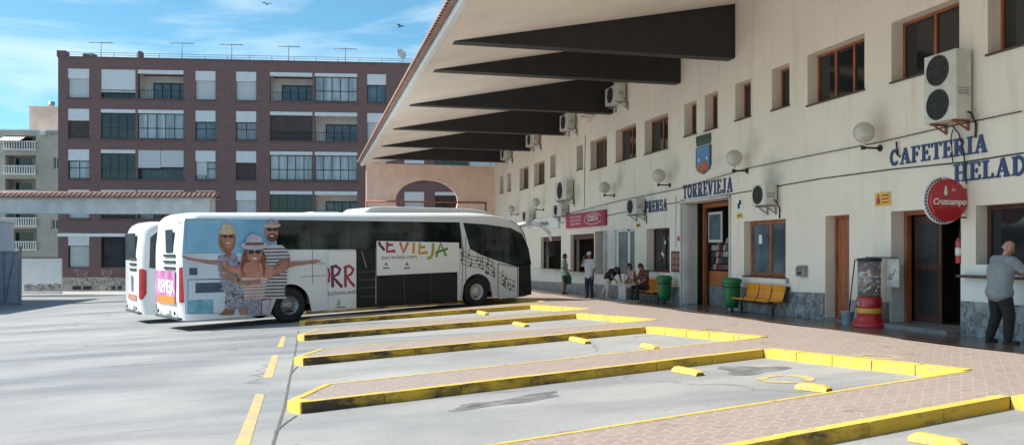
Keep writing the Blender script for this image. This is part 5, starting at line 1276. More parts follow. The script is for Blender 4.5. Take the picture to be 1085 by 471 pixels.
flap = MB().prism([(x, PY, z) for x, z in qf((399.5, 255), (486.5, 256.8), (486.5, 287.6), (399.5, 291.8))], (0, .045, 0)).build('luggage_flap', FL, bus, bevel=.01)
b = MB(); 
for px in (403, 483): x, z = BUSF.on(px, 262, PY); b.cyl((x, PY + .03, z), (x, -.0, z - .05), .012, .012, 8)
b.build('flap_hinge', METAL, flap)
rrp = MB().prism([(x, -.05, z) for x, z in q((347.5, 265.2), (376.8, 265.8), (376.8, 326.2), (347.5, 328.6))], (0, .036, 0)).build('slid_door_panel', FL, bus, bevel=.01)
LC = {n_: mat('letter_' + n_, c_, .4, .08, 6) for n_, c_ in (('plum', (.14, .02, .07)), ('crimson', (.38, .035, .08)), ('orange', (.60, .17, .03)), ('amber', (.60, .32, .05)), ('olive', (.36, .36, .05)), ('green', (.16, .30, .05)), ('teal', (.10, .25, .07)))}
def stroke(pts, c_, y, parent, w_=.1, name='letter', ydx=0):
    P_ = [BUSF.on(p[0], p[1], y) for p in pts]; b = MB()
    for k, pl in enumerate([P_]): b.ribbon(pl, w_, y - .003 - ydx, y - .0005)
    return b.build(name, c_, parent)
yr = -.0505
stroke([(352, 282), (352.5, 304)], LC['plum'], yr, rrp, .095); stroke([(350, 283), (356, 281.5), (360.5, 285), (358, 290), (353, 293), (357, 298), (362.5, 304)], LC['plum'], yr, rrp, .09, ydx=.002)
stroke([(347.9, 284), (349.2, 290), (348.2, 299)], LC['crimson'], yr, rrp, .07)
stroke([(366, 282), (366, 304)], LC['crimson'], yr, rrp, .095); stroke([(364, 283.5), (370, 281.5), (374.5, 285), (372, 290), (367.5, 292.5), (371, 298), (375.6, 303)], LC['crimson'], yr, rrp, .09, ydx=.002)
rx_, rz_ = BUSF.on(362, 309.5); text_mesh('turismo.web', .2, 'web_text', mat('grey_print_dark', (.1, .1, .11), .5, .1, 5), rrp, (rx_, -.054, rz_), (R(90), 0, 0), .001, xs=.95)
stroke([(357, 323), (359, 317), (360, 321), (358.5, 324)], MATS['grey_print_dark'], yr, rrp, .03, 'logo_mark'); stroke([(355, 325.5), (366, 325)], MATS['grey_print_dark'], yr, rrp, .03, 'logo_mark')
yf = PY - .0005
stroke([(401.5, 255.8), (402.5, 259), (407.5, 265)], LC['plum'], yf, flap, .09)
stroke([(410.5, 256), (410, 266.5), (419, 265.5)], LC['crimson'], yf, flap, .095); stroke([(410.5, 259.5), (416.5, 259)], LC['crimson'], yf, flap, .07, ydx=.002)
stroke([(424, 256.8), (427.5, 267), (432.5, 256.6)], LC['orange'], yf, flap, .1)
stroke([(438.5, 257), (438, 268)], LC['amber'], yf, flap, .1)
stroke([(445, 257.2), (444, 268), (453, 267.2)], LC['amber'], yf, flap, .1); stroke([(445, 261.8), (450.5, 261.3)], LC['olive'], yf, flap, .08, ydx=.002)
stroke([(459, 257.4), (458.5, 268), (456.5, 272.5), (452.5, 273.5)], LC['olive'], yf, flap, .1)
stroke([(462, 272), (467, 257.6), (472.5, 271)], LC['green'], yf, flap, .1); stroke([(461.5, 267.5), (474.5, 263)], LC['teal'], yf, flap, .08, ydx=.002)
rx_, rz_ = BUSF.on(423, 272, PY); text_mesh('torrevieja.com', .19, 'web_text', MATS['grey_print_dark'], flap, (rx_, PY - .003, rz_), (R(90), 0, 0), .001, xs=1.15)
for px, py in ((409, 281), (431, 281)):
    stroke([(px - 1, py), (px, py - 3), (px + 1.5, py)], MATS['grey_print_dark'], yf, flap, .05, 'logo_mark'); stroke([(px - 3, py + 2.8), (px + 3.5, py + 2.6)], MATS['grey_print_dark'], yf, flap, .04, 'logo_mark')
# front wheel stave pattern
NOTE = mat('dark_line_print', (.08, .08, .09), .5, .1, 5)
wav = MB()
for k in range(4):
    pts = [BUSF.on(488.5 + t * 36, 263.5 + 4.2 * k + 17 * t + 2.2 * math.sin(6 * t + k * .3)) for t in [i / 14 for i in range(15)]]; wav.ribbon(pts, .022, -.0045 - .0005 * k, -.001)
rg = random.Random(5)
for k in range(16):
    t = rg.random(); x, z = BUSF.on(489 + t * 35, 268 + 17 * t + rg.uniform(-3, 9)); wav.ribbon([(x - .04, z), (x + .04, z + .02)], .07, -.0075, -.001); wav.ribbon([(x + .035, z), (x + .035, z + .25)], .018, -.0078, -.001)
wav.build('music_note_print', NOTE, bus)
dleaf = flatp(bus, q((527.6, 279), (548, 283.3), (548, 314.8), (527.6, 316.4)), FL, -.010, 'front_door_leaf'); outline(bus, q((527.6, 279), (548, 283.3), (548, 314.8), (527.6, 316.4)), .03, GAP, -.0145, 'door_seal')
wav = MB()
for k in range(3): wav.ribbon([BUSF.on(529 + t * 17, 288 + 5 * k + 12 * t + 1.5 * math.sin(5 * t)) for t in [i / 8 for i in range(9)]], .022, -.0145 - .0005 * k, -.0105)
for k in range(8): t = rg.random(); x, z = BUSF.on(530 + t * 15, 291 + 12 * t + rg.uniform(-1, 8)); wav.ribbon([(x - .035, z), (x + .035, z + .02)], .06, -.018, -.0105); wav.ribbon([(x + .03, z), (x + .03, z + .2)], .018, -.0182, -.0105)
wav.build('music_note_print', NOTE, dleaf)
flatp(bus, q((549.5, 282), (562, 280), (563, 311.5), (549.5, 314.6)), OPENSH, -.0095, 'front_door_opening_shade')
b = MB()
for pts in (((493.5, 250), (493.5, 318)), ((486.8, 236), (490.5, 262), (490, 300), (487.5, 319))): b.ribbon([BUSF.on(*p) for p in pts], .02, -.0045, -.001)
b.ribbon([BUSF.on(*p) for p in ((200, 296), (245, 295.5))], .015, -.0125, -.0105); b.ribbon([BUSF.on(*p) for p in ((330, 279), (346, 279))], .015, -.0046, -.001); b.ribbon([BUSF.on(*p) for p in ((318, 293), (346, 291.5))], .015, -.0047, -.001); b.ribbon([BUSF.on(*p) for p in ((331, 264.5), (331, 300))], .015, -.0048, -.001)
b.build('panel_gap', GAP, bus)
# roof pod and front fairing
b = MB(); b.T = None
prof = [(2.6, 3.15), (2.95, 3.36), (3.4, 3.40), (6.9, 3.34), (7.5, 3.26), (8.0, 3.03)]
b.prism([(x, .45, z) for x, z in prof] + [(7.6, .45, 2.95), (2.6, .45, 3.0)], (0, BW - .9, 0)); b.build('roof_pod', mat('pale_roof_pod_paint', (.58, .60, .61), .35, .05, 1), bus, bevel=.05)
b = MB(); b.box(1.1, 2.0, .7, 1.8, 3.17, 3.24); b.build('roof_hatch', MATS['pale_roof_pod_paint'], bus, bevel=.02)
# mirror arm
b = MB(); pts = [(8.75, .25, 2.74), (9.2, .1, 2.82), (9.6, -.08, 2.72), (9.82, -.2, 2.45), (9.85, -.24, 2.15)]
for (p0, r0), (p1, r1) in zip(zip(pts, (.09, .085, .075, .06, .05)), list(zip(pts, (.09, .085, .075, .06, .05)))[1:]): b.cyl(p0, p1, r0, r1, 10)
mr = b.build('mirror_arm', BODYW, bus); b = MB(); b.box(9.74, 9.92, -.36, -.12, 1.62, 2.12); b.build('mirror', DMET, mr, bevel=.04)
# wrap picture: sky, sea, three people
W_ = lambda n_, c_, v=.12, s=5: mat('print_' + n_, c_, .3, v, s)
SKYP = mat('print_sky', (.15, .38, .60), .3, .2, .7, c2=(.30, .56, .75)); PALE = mat('print_pale_blue', (.60, .70, .79), .3, .12, .8)
sk = flatp(bus, q((195.5, 231.3), (292.5, 232.5), (292.5, 267.5), (193, 268.5)), SKYP, -.0045, 'sky_picture')
flatp(bus, q((193, 268.5), (292.5, 267.5), (292.5, 316), (286, 333.2), (196, 332.6)), PALE, -.0045, 'lower_picture')
flatp(bus, q((199, 317.5), (226, 316.5), (226, 331.5), (199, 332)), W_('cyan', (.16, .42, .56), .3, 3), -.0065, 'sea_picture')
flatp(bus, q((263, 316), (284, 315.5), (283, 331.5), (263, 332.5)), W_('turquoise', (.14, .42, .55), .3, 3), -.0065, 'sea_picture')
lv = flatp(bus, q((207, 299.5), (238.5, 298.7), (238.5, 309), (207, 310.3)), mat('grey_blue_grille', (.07, .10, .15), .6, .2, 4), -.0105, 'air_grille')
flatp(bus, q((200.5, 283.5), (209, 283.3), (209, 291), (200.5, 291.2)), MATS['grey_blue_grille'], -.0105, 'filler_cap')
outline(bus, q((199, 296), (240, 295), (240, 331.5), (199, 332)), .014, GAP, -.0085, 'panel_gap'); outline(bus, q((197.3, 232), (241, 233), (241, 267.7), (197, 268)), .012, mat('pale_gap', (.2, .3, .4), .6, .1, 4), -.0085, 'panel_gap')
MU = {k: W_(k, c_, v, s) for k, c_, v, s in (('skin', (.40, .20, .15), .15, 4), ('skin_shade', (.30, .13, .09), .2, 4), ('straw', (.60, .48, .33), .2, 8), ('lilac', (.52, .47, .53), .15, 6), ('auburn', (.26, .075, .045), .4, 9), ('brown', (.13, .06, .045), .3, 9), ('dark', (.03, .025, .035), .1, 5), ('lace', (.33, .32, .40), .5, 14), ('coral', (.52, .24, .17), .2, 7), ('navy', (.05, .05, .10), .1, 5), ('shirt', (.55, .54, .55), .1, 5), ('teeth', (.7, .68, .65), .05, 5), ('plum2', (.16, .09, .13), .3, 6), ('blond', (.36, .17, .08), .35, 9))}
ycur = [-.0075]
mur = []
def poly(pts, c_, par=None):
    ycur[0] -= .0009; n_ = len(pts); P_ = [BUSF.on(*p) for p in pts]; b = MB(); b.prism([(x, ycur[0], z) for x, z in P_], (0, .0006, 0), m=list(MU).index(c_)); mur.append(b)
def oval(cx, cy, rx, ry, c_, a0=0, a1=360): poly([(cx + rx * math.cos(R(a)), cy + ry * math.sin(R(a))) for a in [a0 + (a1 - a0) * k / 18 for k in range(18 if a1 - a0 == 360 else 19)]], c_)
def limb(pts, ws, c_):
    ycur[0] -= .0009; P_ = [BUSF.on(*p) for p in pts]; b = MB(); b.m = list(MU).index(c_); b.ribbon(P_, [w_ * .026 for w_ in ws], ycur[0], ycur[0] + .0006); mur.append(b)
def merge(bs, name, parent):
    b = MB()
    for s in bs:
        o_ = len(b.v); b.v += s.v; b.f += [[i + o_ for i in f] for f in s.f]; b.mi += s.mi; b.sm += s.sm
    return b.build(name, [MU[k] for k in MU], parent)
# left woman
limb([(196, 272.5), (206, 275), (222, 277.5), (240, 278)], [1.6, 3, 4.5, 6.5], 'skin'); limb([(192.5, 271), (197, 272.5), (201, 274.8)], [.8, 2.6, 2.2], 'skin')
oval(240.5, 254.5, 9.5, 13, 'blond')
poly([(231, 270), (250, 268), (256, 285), (254, 300), (259, 318), (262, 327), (238, 327), (239, 312), (234, 300), (231, 285)], 'lace')
poly([(233, 283), (240, 281), (244, 290), (240, 296), (235, 292)], 'skin'); limb([(236, 283), (240, 293), (252, 297)], [5, 5, 4.5], 'skin')
for k in range(22): oval(rg.uniform(235, 256), rg.uniform(272, 322), rg.uniform(.7, 1.3), rg.uniform(.6, 1.5), 'navy' if k % 3 else 'shirt')
poly([(238, 327), (249, 327), (247, 333.3), (232, 333.3)], 'skin_shade'); poly([(252, 327), (261, 326.5), (262, 333), (254, 333.2)], 'skin')
limb([(241, 260), (241.5, 272)], [5, 6], 'skin_shade'); oval(241, 253.5, 6, 9.5, 'skin'); oval(238.3, 250, 2.5, 2, 'dark'); oval(244, 250, 2.5, 2, 'dark'); oval(241.5, 257, 2, .8, 'teeth')
oval(240.5, 245.5, 10, 3, 'straw'); poly([(233.5, 245), (235, 238.5), (240, 236), (246.5, 238.5), (248, 245)], 'straw')
# right man
limb([(300, 281), (312, 279), (324, 278), (333, 276.6)], [7, 5, 3.8, 2.6], 'skin'); limb([(331, 277.5), (335, 276), (339.5, 276.8)], [3.4, 3.2, .9], 'skin')
poly([(279, 263), (286, 259), (298, 259.5), (305, 265), (307.5, 280), (302, 292), (301, 311), (303, 316), (272, 316), (273, 296), (274, 275)], 'shirt')
for k in range(15):
    yy = 263 + k * 3.55; xl = 278 - min(k, 3) * 1.1; xr = 305 + (1.5 if 1 < k < 6 else (-1.5 if k > 6 else -1))
    poly([(xl, yy), (xr, yy - .6), (xr, yy + .75), (xl, yy + 1.3)], 'navy')
poly([(294, 276), (306, 272), (307, 282), (296, 290), (280, 296), (272, 294), (274, 287), (288, 284)], 'skin_shade'); limb([(303, 277), (296, 286), (280, 291), (262, 293)], [9, 7, 5.5, 4], 'skin')
poly([(272, 316), (286.5, 316), (283.5, 333.2), (270, 333.4)], 'plum2'); poly([(277, 318), (285.5, 317), (284, 333.2), (277, 333.3)], 'lilac')
oval(287, 246, 6.8, 10.5, 'skin'); oval(284.5, 242.6, 3, 2.2, 'dark'); oval(290.5, 242.6, 3, 2.2, 'dark'); oval(287.5, 251.5, 5.6, 4.6, 'brown'); oval(287.3, 249.8, 2.2, .8, 'teeth'); 
oval(287, 238.6, 9.3, 2.6, 'straw'); poly([(280, 238), (281, 233), (287, 231.8), (294, 233), (295, 238)], 'lace')
# middle girl
oval(268, 275, 13, 14, 'auburn'); oval(260, 284, 5, 9, 'auburn'); oval(276, 284, 5, 9, 'auburn')
poly([(252, 280), (266, 277), (282, 279), (290, 287), (284, 297), (268, 299), (254, 297), (249, 288)], 'coral'); poly([(255, 294), (282, 294), (278, 316), (258, 316)], 'shirt')
for k in range(6): poly([(257, 296.5 + k * 3.4), (280, 296 + k * 3.4), (280, 297.3 + k * 3.4), (257, 297.8 + k * 3.4)], 'coral')
limb([(250, 287), (240, 283), (235, 279)], [7, 5, 4], 'coral'); limb([(252, 298), (262, 300), (275, 297)], [4, 5, 4.5], 'skin'); poly([(261, 316), (276, 316), (275, 333), (262, 333.4)], 'lace')
for k in (0, 4): limb([(257 + 5 * k, 275), (255 + 6 * k, 285), (258 + 5 * k, 292)], [4, 3, 1], 'auburn')
oval(268.5, 268.5, 8, 9.8, 'skin'); oval(265, 266.5, 3.1, 2.4, 'dark'); oval(272, 266.5, 3.1, 2.4, 'dark'); oval(268.7, 273.6, 2.7, 1.1, 'teeth')
oval(268, 260, 14.5, 4.6, 'lilac'); poly([(258.5, 259), (260.5, 250.5), (267, 247.5), (275, 250.5), (278.5, 259)], 'lilac'); poly([(258.4, 259.6), (278.4, 259.4), (278.1, 256.6), (258.9, 256.8)], 'plum2')
merge(mur, 'people_picture', bus)
rx_, rz_ = BUSF.on(214, 234.8); text_mesh('www.torrevieja', .17, 'web_text', W_('pale_text', (.5, .6, .66)), bus, (rx_, -.0085, rz_), (R(90), 0, 0), .001, xs=1.2)
# rear face (plane x = -3.1)
def rearp(px, py, x=-3.1):
    n_ = BUSF.m.to_3x3() @ Vector((1, 0, 0)); p_ = BUSF.m @ Vector((x, 0, 0)); l = BUSF.i @ hit(px, py, p_, n_); return l.y, l.z
REDL = mat('red_lamp_lens', (.38, .012, .02), .15, .15, 4, coat=.5); ORL = mat('orange_print', (.65, .22, .03), .4, .1, 4); MAG = mat('print_magenta', (.42, .10, .28), .3, .3, 2, c2=(.52, .32, .5)); WP = mat('white_print', (.75, .75, .75), .4, .05, 3)
def rbox(root, y0, y1, z0, z1, m, name, x=-3.125, th=.03, parent=None, bevel=0): return MB().box(x, x + th, y0, y1, z0, z1).build(name, m, parent or root, bevel=bevel)
def bus_rear(root, main):
    rbox(root, *((.62, 1.2, 2.12, 2.75) if main else (.55, 2.1, 2.0, 2.85)), mat('tinted_rear_glass', (.02, .03, .035), .08, .2, 2) if main else TINT, 'rear_window', -3.085)
    for k in range(3): rbox(root, .38, 1.35, 1.66 + k * .17, 1.73 + k * .17, BLACK, 'air_slot', -3.11)
    if main:
        rbox(root, .34, 2.15, .72, 1.62, MAG, 'magenta_picture', -3.122, .02)
        rbox(root, .36, 1.9, .72, .93, ORL, 'orange_plate', -3.138, .014)
        text_mesh('REVIEJA', .50, 'lettering', WP, root, (-3.127, 1.12, 1.17), (R(90), 0, R(-90)), .003, offset=.012, xs=.85)
    else:
        rbox(root, .4, 1.6, .72, .9, MATS['print_coral'], 'orange_plate', -3.125, .02); rbox(root, .9, 1.1, 1.0, 1.5, METAL, 'badge', -3.122, .02)
    for s in (0, 1):               # tail lamps wrap the corners
        b = MB(); cy = rc_ if s == 0 else BW - rc_
        pr = []
        for z in (.78, .95, 1.3, 1.65, 1.72):
            sr = interp(SRT, z) - .012; rr = rc_ + .012
            aa = (205, 252) if s == 0 else (155, 108); f_ = .6 if z in (.78, 1.72) else 1
            pr.append([b.av((sr + .012 + rc_ + rr * math.cos(R(aa[0] + (aa[1] - aa[0]) * f_ * k / 8)), cy + rr * math.sin(R(aa[0] + (aa[1] - aa[0]) * f_ * k / 8)), z)) for k in range(9)])
        for r0, r1 in zip(pr, pr[1:]):
            for k in range(8): b.f.append([r0[k], r0[k + 1], r1[k + 1], r1[k]]); b.mi.append(0); b.sm.append(True)
        b.build('tail_lamp', REDL, root)
    rbox(root, 1.0, 1.5, .44, .55, WP, 'number_plate', -3.10, .02)
    for y in (.5, 2.0): b = MB(); b.cyl((-3.09, y, .47), (-3.115, y, .47), .05, .05, 14); b.build('fog_lamp', BLACK, root)
    b = MB(); b.box(-3.11, -2.9, .2, BW - .2, .3, .36); b.build('bumper', GAP, root, bevel=.01)
bus_rear(bus, True)
# second coach behind, plain white
B2 = Frame((-2.2, 29.55, 0), R(21), .028); B2.o.z = lotz(B2.o.x, B2.o.y); B2 = Frame(tuple(B2.o), R(21), .028)
bus2 = thing('coach', 'plain white coach with dark rear corner window, mostly hidden behind the decorated one', 'coach', B2, 'coaches parked in the bays')
bus_body(bus2, mat('white_coach_paint', (.72, .73, .73), .25, .04, 1, coat=.5))
for x in (RW, FWX): wheel(bus2, x); wheel(bus2, x, True)
qq = [(-2.78, 1.75), (-2.4, 1.68), (8.4, 1.75), (8.3, 2.75), (-2.5, 2.88), (-2.72, 2.7)]
flatp(bus2, qq, TINT, -.006, 'side_window'); bus_rear(bus2, False)
outline(bus2, [(-2.6, .5), (-1.9, .5), (-1.9, 1.55), (-2.6, 1.55)], .015, GAP, -.0045, 'panel_gap'); flatp(bus2, [(-2.3, 1.1), (-2.0, 1.1), (-2.0, 1.4), (-2.3, 1.4)], MATS['grey_blue_grille'], -.0065, 'air_grille')
b = MB(); b.prism([(2.6, .45, 3.0), (2.6, .45, 3.15), (3.0, .45, 3.33), (7.0, .45, 3.30), (7.6, .45, 3.0)], (0, BW - .9, 0)); b.build('roof_pod', MATS['pale_roof_pod_paint'], bus2, bevel=.05)
# ---------------------------------------------------------------- people
def capsule(b, p0, r0, p1, r1, n=14, k=5):
    p0 = Vector(p0); p1 = Vector(p1); d = p1 - p0; L_ = d.length
    if L_ < 1e-5: b.sphere(p0, r0, n, 2 * k); return
    d /= L_; u = d.orthogonal().normalized(); w = d.cross(u); rings = []
    prof = [(-r0 * math.cos(R(90 * j / k)), r0 * math.sin(R(90 * j / k))) for j in range(0, k + 1)] + [(L_ + r1 * math.sin(R(90 * j / k)), r1 * math.cos(R(90 * j / k))) for j in range(0, k + 1)]
    for t, r in prof:
        r = max(r, .0004); rings.append([b.av(p0 + d * t + (u * math.cos(2 * math.pi * q / n) + w * math.sin(2 * math.pi * q / n)) * r) for q in range(n)])
    for a, c in zip(rings, rings[1:]):
        for q in range(n): b.f.append([a[q], a[(q + 1) % n], c[(q + 1) % n], c[q]]); b.mi.append(b.m); b.sm.append(True)
    b.f += [rings[0][::-1], rings[-1]]; b.mi += [b.m] * 2; b.sm += [True] * 2
def skinned(caps, name, m, parent, vox, smooth=4):
    b = MB()
    for c in caps: capsule(b, *c)
    o = b.build(name, m, parent)
    md = o.modifiers.new('remesh', 'REMESH'); md.mode = 'VOXEL'; md.voxel_size = vox; md.use_smooth_shade = True
    s = o.modifiers.new('smooth', 'SMOOTH'); s.iterations = smooth; s.factor = .5
    return o
def V(*a): return Vector(a)
def person(label, loc, rz, J, top, bottom, shoes, skin, hair, vox=.014, sleeves=.5, legs=1.0, extra=None, hairkind='short', group=None, build=1.0):
    # J: joints  hipL hipR kneeL kneeR ankL ankR  chest neck head shL shR elL elR haL haR ; facing (unit vectors) f for the head, toes tL tR
    t = thing('person', label, 'person', Frame(loc, rz), group)
    g = build; pel = (J['hipL'] + J['hipR']) / 2
    hf = J['f'].normalized(); up = (J['head'] - J['neck']).normalized(); sd = hf.cross(up).normalized(); hf = up.cross(sd).normalized(); hf = hf if hf.dot(J['f']) > 0 else -hf
    H = J['head']
    bodyc = []
    for s in 'LR':
        bodyc += [(J['hip' + s], .085 * g, J['knee' + s], .056 * g), (J['knee' + s], .056 * g, J['ank' + s], .038 * g)]
        ft = J.get('t' + s, V(0, -1, 0)).normalized(); a = J['ank' + s] + V(0, 0, -.045)
        bodyc += [(J['ank' + s], .038, a, .036), (a - ft * .03, .035, a + ft * .14, .026)]
        bodyc += [(J['sh' + s], .052 * g, J['el' + s], .038 * g), (J['el' + s], .038 * g, J['ha' + s], .025 * g)]
        d = (J['ha' + s] - J['el' + s]).normalized(); side = d.orthogonal().normalized(); nn = d.cross(side)
        pc = J['ha' + s] + d * .07; bodyc += [(J['ha' + s], .026, pc, .03)]
        for k in range(4):
            o_ = side * (.027 - .018 * k); ln = (.052, .062, .058, .045)[k]; f0 = pc + o_ + d * .015; f1 = f0 + d * ln * .6 + nn * .008; bodyc += [(f0, .0095, f1, .009), (f1, .009, f1 + d * ln * .5 + nn * .018, .008)]
        th0 = J['ha' + s] + d * .02 + side * .022; bodyc += [(th0, .012, th0 + side * .03 + d * .03 + nn * .01, .0105), (th0 + side * .03 + d * .03 + nn * .01, .0105, th0 + side * .035 + d * .06 + nn * .02, .009)]
    ch = J['chest']; wx = .075 * g; ax = (J['shL'] - J['shR']).normalized()
    bodyc += [(pel + ax * .05, .105 * g, pel - ax * .05, .105 * g), (pel, .115 * g, ch, .115 * g), (pel + ax * wx * .7, .1 * g, ch + ax * wx, .105 * g), (pel - ax * wx * .7, .1 * g, ch - ax * wx, .105 * g),
              (J['shL'], .058 * g, J['shR'], .058 * g), (ch, .1 * g, (J['shL'] + J['shR']) / 2, .07 * g), ((J['shL'] + J['shR']) / 2, .06, J['neck'], .05), (J['neck'], .048, H - up * .05, .048)]
    bodyc += [(H + up * .03 - hf * .012, .088, H - up * .01 + hf * .005, .078), (H - up * .03 + hf * .01, .066, H - up * .075 + hf * .035, .042), (H + hf * .08 + up * .005, .010, H + hf * .098 - up * .022, .013),
              (H + sd * .078 + up * .01, .014, H + sd * .082 - up * .03, .011), (H - sd * .078 + up * .01, .014, H - sd * .082 - up * .03, .011), (H + hf * .072 - up * .05 + sd * .015, .009, H + hf * .072 - up * .05 - sd * .015, .009)]
    skinned(bodyc, 'body', skin, t, vox * .8 if vox < .012 else .011, 2)
    for s in (-1, 1): MB().sphere(H + hf * .079 + sd * .03 * s + up * .012, .011, 8, 6).build('eye', BLACK, t)
    e = .016
    caps = [(pel + ax * .065 + V(0, 0, -.02), .136 * g, pel - ax * .065 + V(0, 0, -.02), .136 * g), (pel + ax * .045 + V(0, 0, .06), .115 * g, pel - ax * .045 + V(0, 0, .06), .115 * g), (pel + V(0, 0, .03), .128 * g, ch, .13 * g), (pel + ax * wx * .6, .112 * g, ch + ax * wx, .12 * g), (pel - ax * wx * .6, .112 * g, ch - ax * wx, .12 * g), (J['shL'], .072 * g, J['shR'], .072 * g), (ch, .115 * g, (J['shL'] + J['shR']) / 2, .085 * g), ((J['shL'] + J['shR']) / 2 + V(0, 0, .02), .06, (J['shL'] + J['shR']) / 2 * .55 + J['neck'] * .45, .055)]
    for s in 'LR': caps += [(J['sh' + s], .072 * g, J['sh' + s].lerp(J['el' + s], min(1, sleeves * 1.6)), .058 * g)]
    if sleeves > .7:
        for s in 'LR': caps += [(J['el' + s], .054 * g, J['el' + s].lerp(J['ha' + s], .9), .038 * g)]
    skinned(caps, 'shirt', top, t, vox)
    cl = [(pel + ax * .05, .118 * g, pel - ax * .05, .118 * g), (pel + V(0, 0, .07), .118 * g, pel, .12 * g)]
    for s in 'LR':
        cl += [(J['hip' + s], .103 * g, J['knee' + s].lerp(J['hip' + s], 0 if legs > .5 else .15), .074 * g)]
        if legs > .5: cl += [(J['knee' + s], .074 * g, J['ank' + s] + (J['knee' + s] - J['ank' + s]).normalized() * .02, .056 * g)]
    skinned(cl, 'trousers', bottom, t, vox)
    for s in 'LR':
        ft = J.get('t' + s, V(0, -1, 0)).normalized(); a = J['ank' + s] + V(0, 0, -.05)
        skinned([(a - ft * .045, .042, a + ft * .15, .036), (a + V(0, 0, .03), .044, a, .045), (a - ft * .05 + V(0, 0, -.018), .026, a + ft * .16 + V(0, 0, -.018), .024)], 'shoe', shoes, t, .010, 2)
    if hair:
        if hairkind == 'fringe': hc = [(H - hf * .055 + sd * .06 - up * .01, .028, H - hf * .082 - up * .012, .028), (H - hf * .055 - sd * .06 - up * .01, .028, H - hf * .082 - up * .012, .028)]
        else: hc = [(H + up * .045 - hf * .022, .092, H - hf * .035 - up * .02, .078)]
        if hairkind == 'long': hc += [(H - hf * .06, .07, H - hf * .07 - up * .14, .05)]
        skinned(hc, 'hair', hair, t, .01, 2)
    return t
def stand(lean=0, **kw):
    J = dict(hipL=V(.09, 0, .90), hipR=V(-.09, 0, .90), kneeL=V(.11, -.02, .48), kneeR=V(-.11, -.02, .48), ankL=V(.12, .02, .09), ankR=V(-.12, .02, .09), chest=V(0, 0, 1.25), neck=V(0, .0, 1.47), head=V(0, -.02, 1.61),
             shL=V(.175, 0, 1.40), shR=V(-.175, 0, 1.40), elL=V(.24, .03, 1.12), elR=V(-.24, .03, 1.12), haL=V(.25, -.06, .88), haR=V(-.25, -.06, .88), f=V(0, -1, 0))
    J.update(kw); return J
def at_x(px, X):
    d = ray(px, 300); Y = X * d.y / d.x; return Vector((X, Y, plat(X, Y)))
CL = {n_: mat(n_ + '_cloth', c_, .9, v, 14, bump=.3, bscale=60) for n_, c_, v in (('heather_blue_grey', (.23, .25, .28), .14), ('black', (.02, .02, .023), .2), ('mint_green', (.40, .55, .42), .1), ('olive', (.07, .08, .05), .2), ('white', (.62, .63, .66), .06), ('navy', (.025, .032, .06), .2), ('cream_white', (.62, .58, .56), .06), ('dark_patterned', (.12, .04, .05), .8))}
SHOEB = mat('dark_brown_leather', (.04, .022, .018), .5, .2, 5); SHOEW = mat('pale_shoe', (.5, .48, .46), .7, .1, 5); HAIRD = mat('dark_hair', (.025, .016, .012), .6, .3, 20); HAIRG = mat('grey_hair', (.33, .31, .29), .7, .2, 20)
# man at the café hatch, seen from behind, forearms on the counter
pm = at_x(1060, 11.08); zc = L_['hatch'][2] - pm.z
# frame: front (-y) towards the wall (+X)
J = stand(hipL=V(.09, .02, .88), hipR=V(-.09, .02, .88), kneeL=V(.16, -.05, .48), kneeR=V(-.13, -.06, .47), ankL=V(.21, .04, .09), ankR=V(-.15, -.02, .09), chest=V(0, -.01, 1.23), neck=V(.0, -.08, 1.45), head=V(-.03, -.13, 1.58),
          shL=V(.18, -.05, 1.38), shR=V(-.19, -.07, 1.36), elL=V(.17, -.30, zc + .10), elR=V(-.33, -.20, zc + .09), haL=V(.04, -.42, zc + .05), haR=V(-.28, -.44, zc + .05), f=V(-.35, -1, -.35), tL=V(.25, -1, 0), tR=V(-.3, -1, 0))
person('bald man in grey-blue polo and black trousers leaning on the café hatch', pm, R(84), J, CL['heather_blue_grey'], CL['black'], SHOEB, SKIN, HAIRG, vox=.011, sleeves=.5, hairkind='fringe', build=1.26)
# man in pale green shirt holding a green bag
p1 = at_x(598, 10.6)
J = stand(haL=V(.22, -.12, .90), elR=V(-.25, .02, 1.13), haR=V(-.20, -.2, 1.05), head=V(0, -.03, 1.60), f=V(.3, -1, -.1))
person('person in pale green shirt and dark shorts holding a green bag by the shop hatch', p1, R(60), J, CL['mint_green'], CL['olive'], SHOEB, SKIND, HAIRD, legs=.3, build=1.1)
Fp = Frame(p1, R(60)); bp = Fp.w(-.27, -.2, .55); bp = Fp.w(.25, -.14, .42)
# bag on the viewer's left side of the figure
t = thing('bag', 'green carrier bag hanging from the hand of the person in the pale green shirt', 'bag', Frame(bp, R(20)))
b = MB(); b.lathe([(.02, 0), (.12, .02), (.14, .15), (.12, .33), (.07, .40)], n=16, sy=.55); b.build('sack', mat('green_plastic_bag', (.02, .22, .10), .4, .2, 6), t)
b = MB(); b.tube([(-.06, 0, .38), (-.03, 0, .48), (.03, 0, .48), (.06, 0, .38)], .007, 6); b.build('handle', MATS['green_plastic_bag'], t)
# man in white shirt and navy trousers, hand at his cap
p2 = at_x(624.5, 10.35)
J = stand(elR=V(-.30, -.10, 1.22), haR=V(-.16, -.16, 1.47), haL=V(.24, -.08, .88), f=V(0, -1, -.1))
pp2 = person('person in white shirt, navy trousers and white cap raising a hand to the face', p2, R(-60), J, CL['white'], CL['navy'], SHOEB, SKIND, HAIRD, build=1.1)
skinned([(V(0, -.01, 1.685), .085, V(0, -.02, 1.67), .088), (V(-.03, -.12, 1.655), .02, V(.03, -.12, 1.655), .02)], 'cap', CL['white'], pp2, .01, 1)
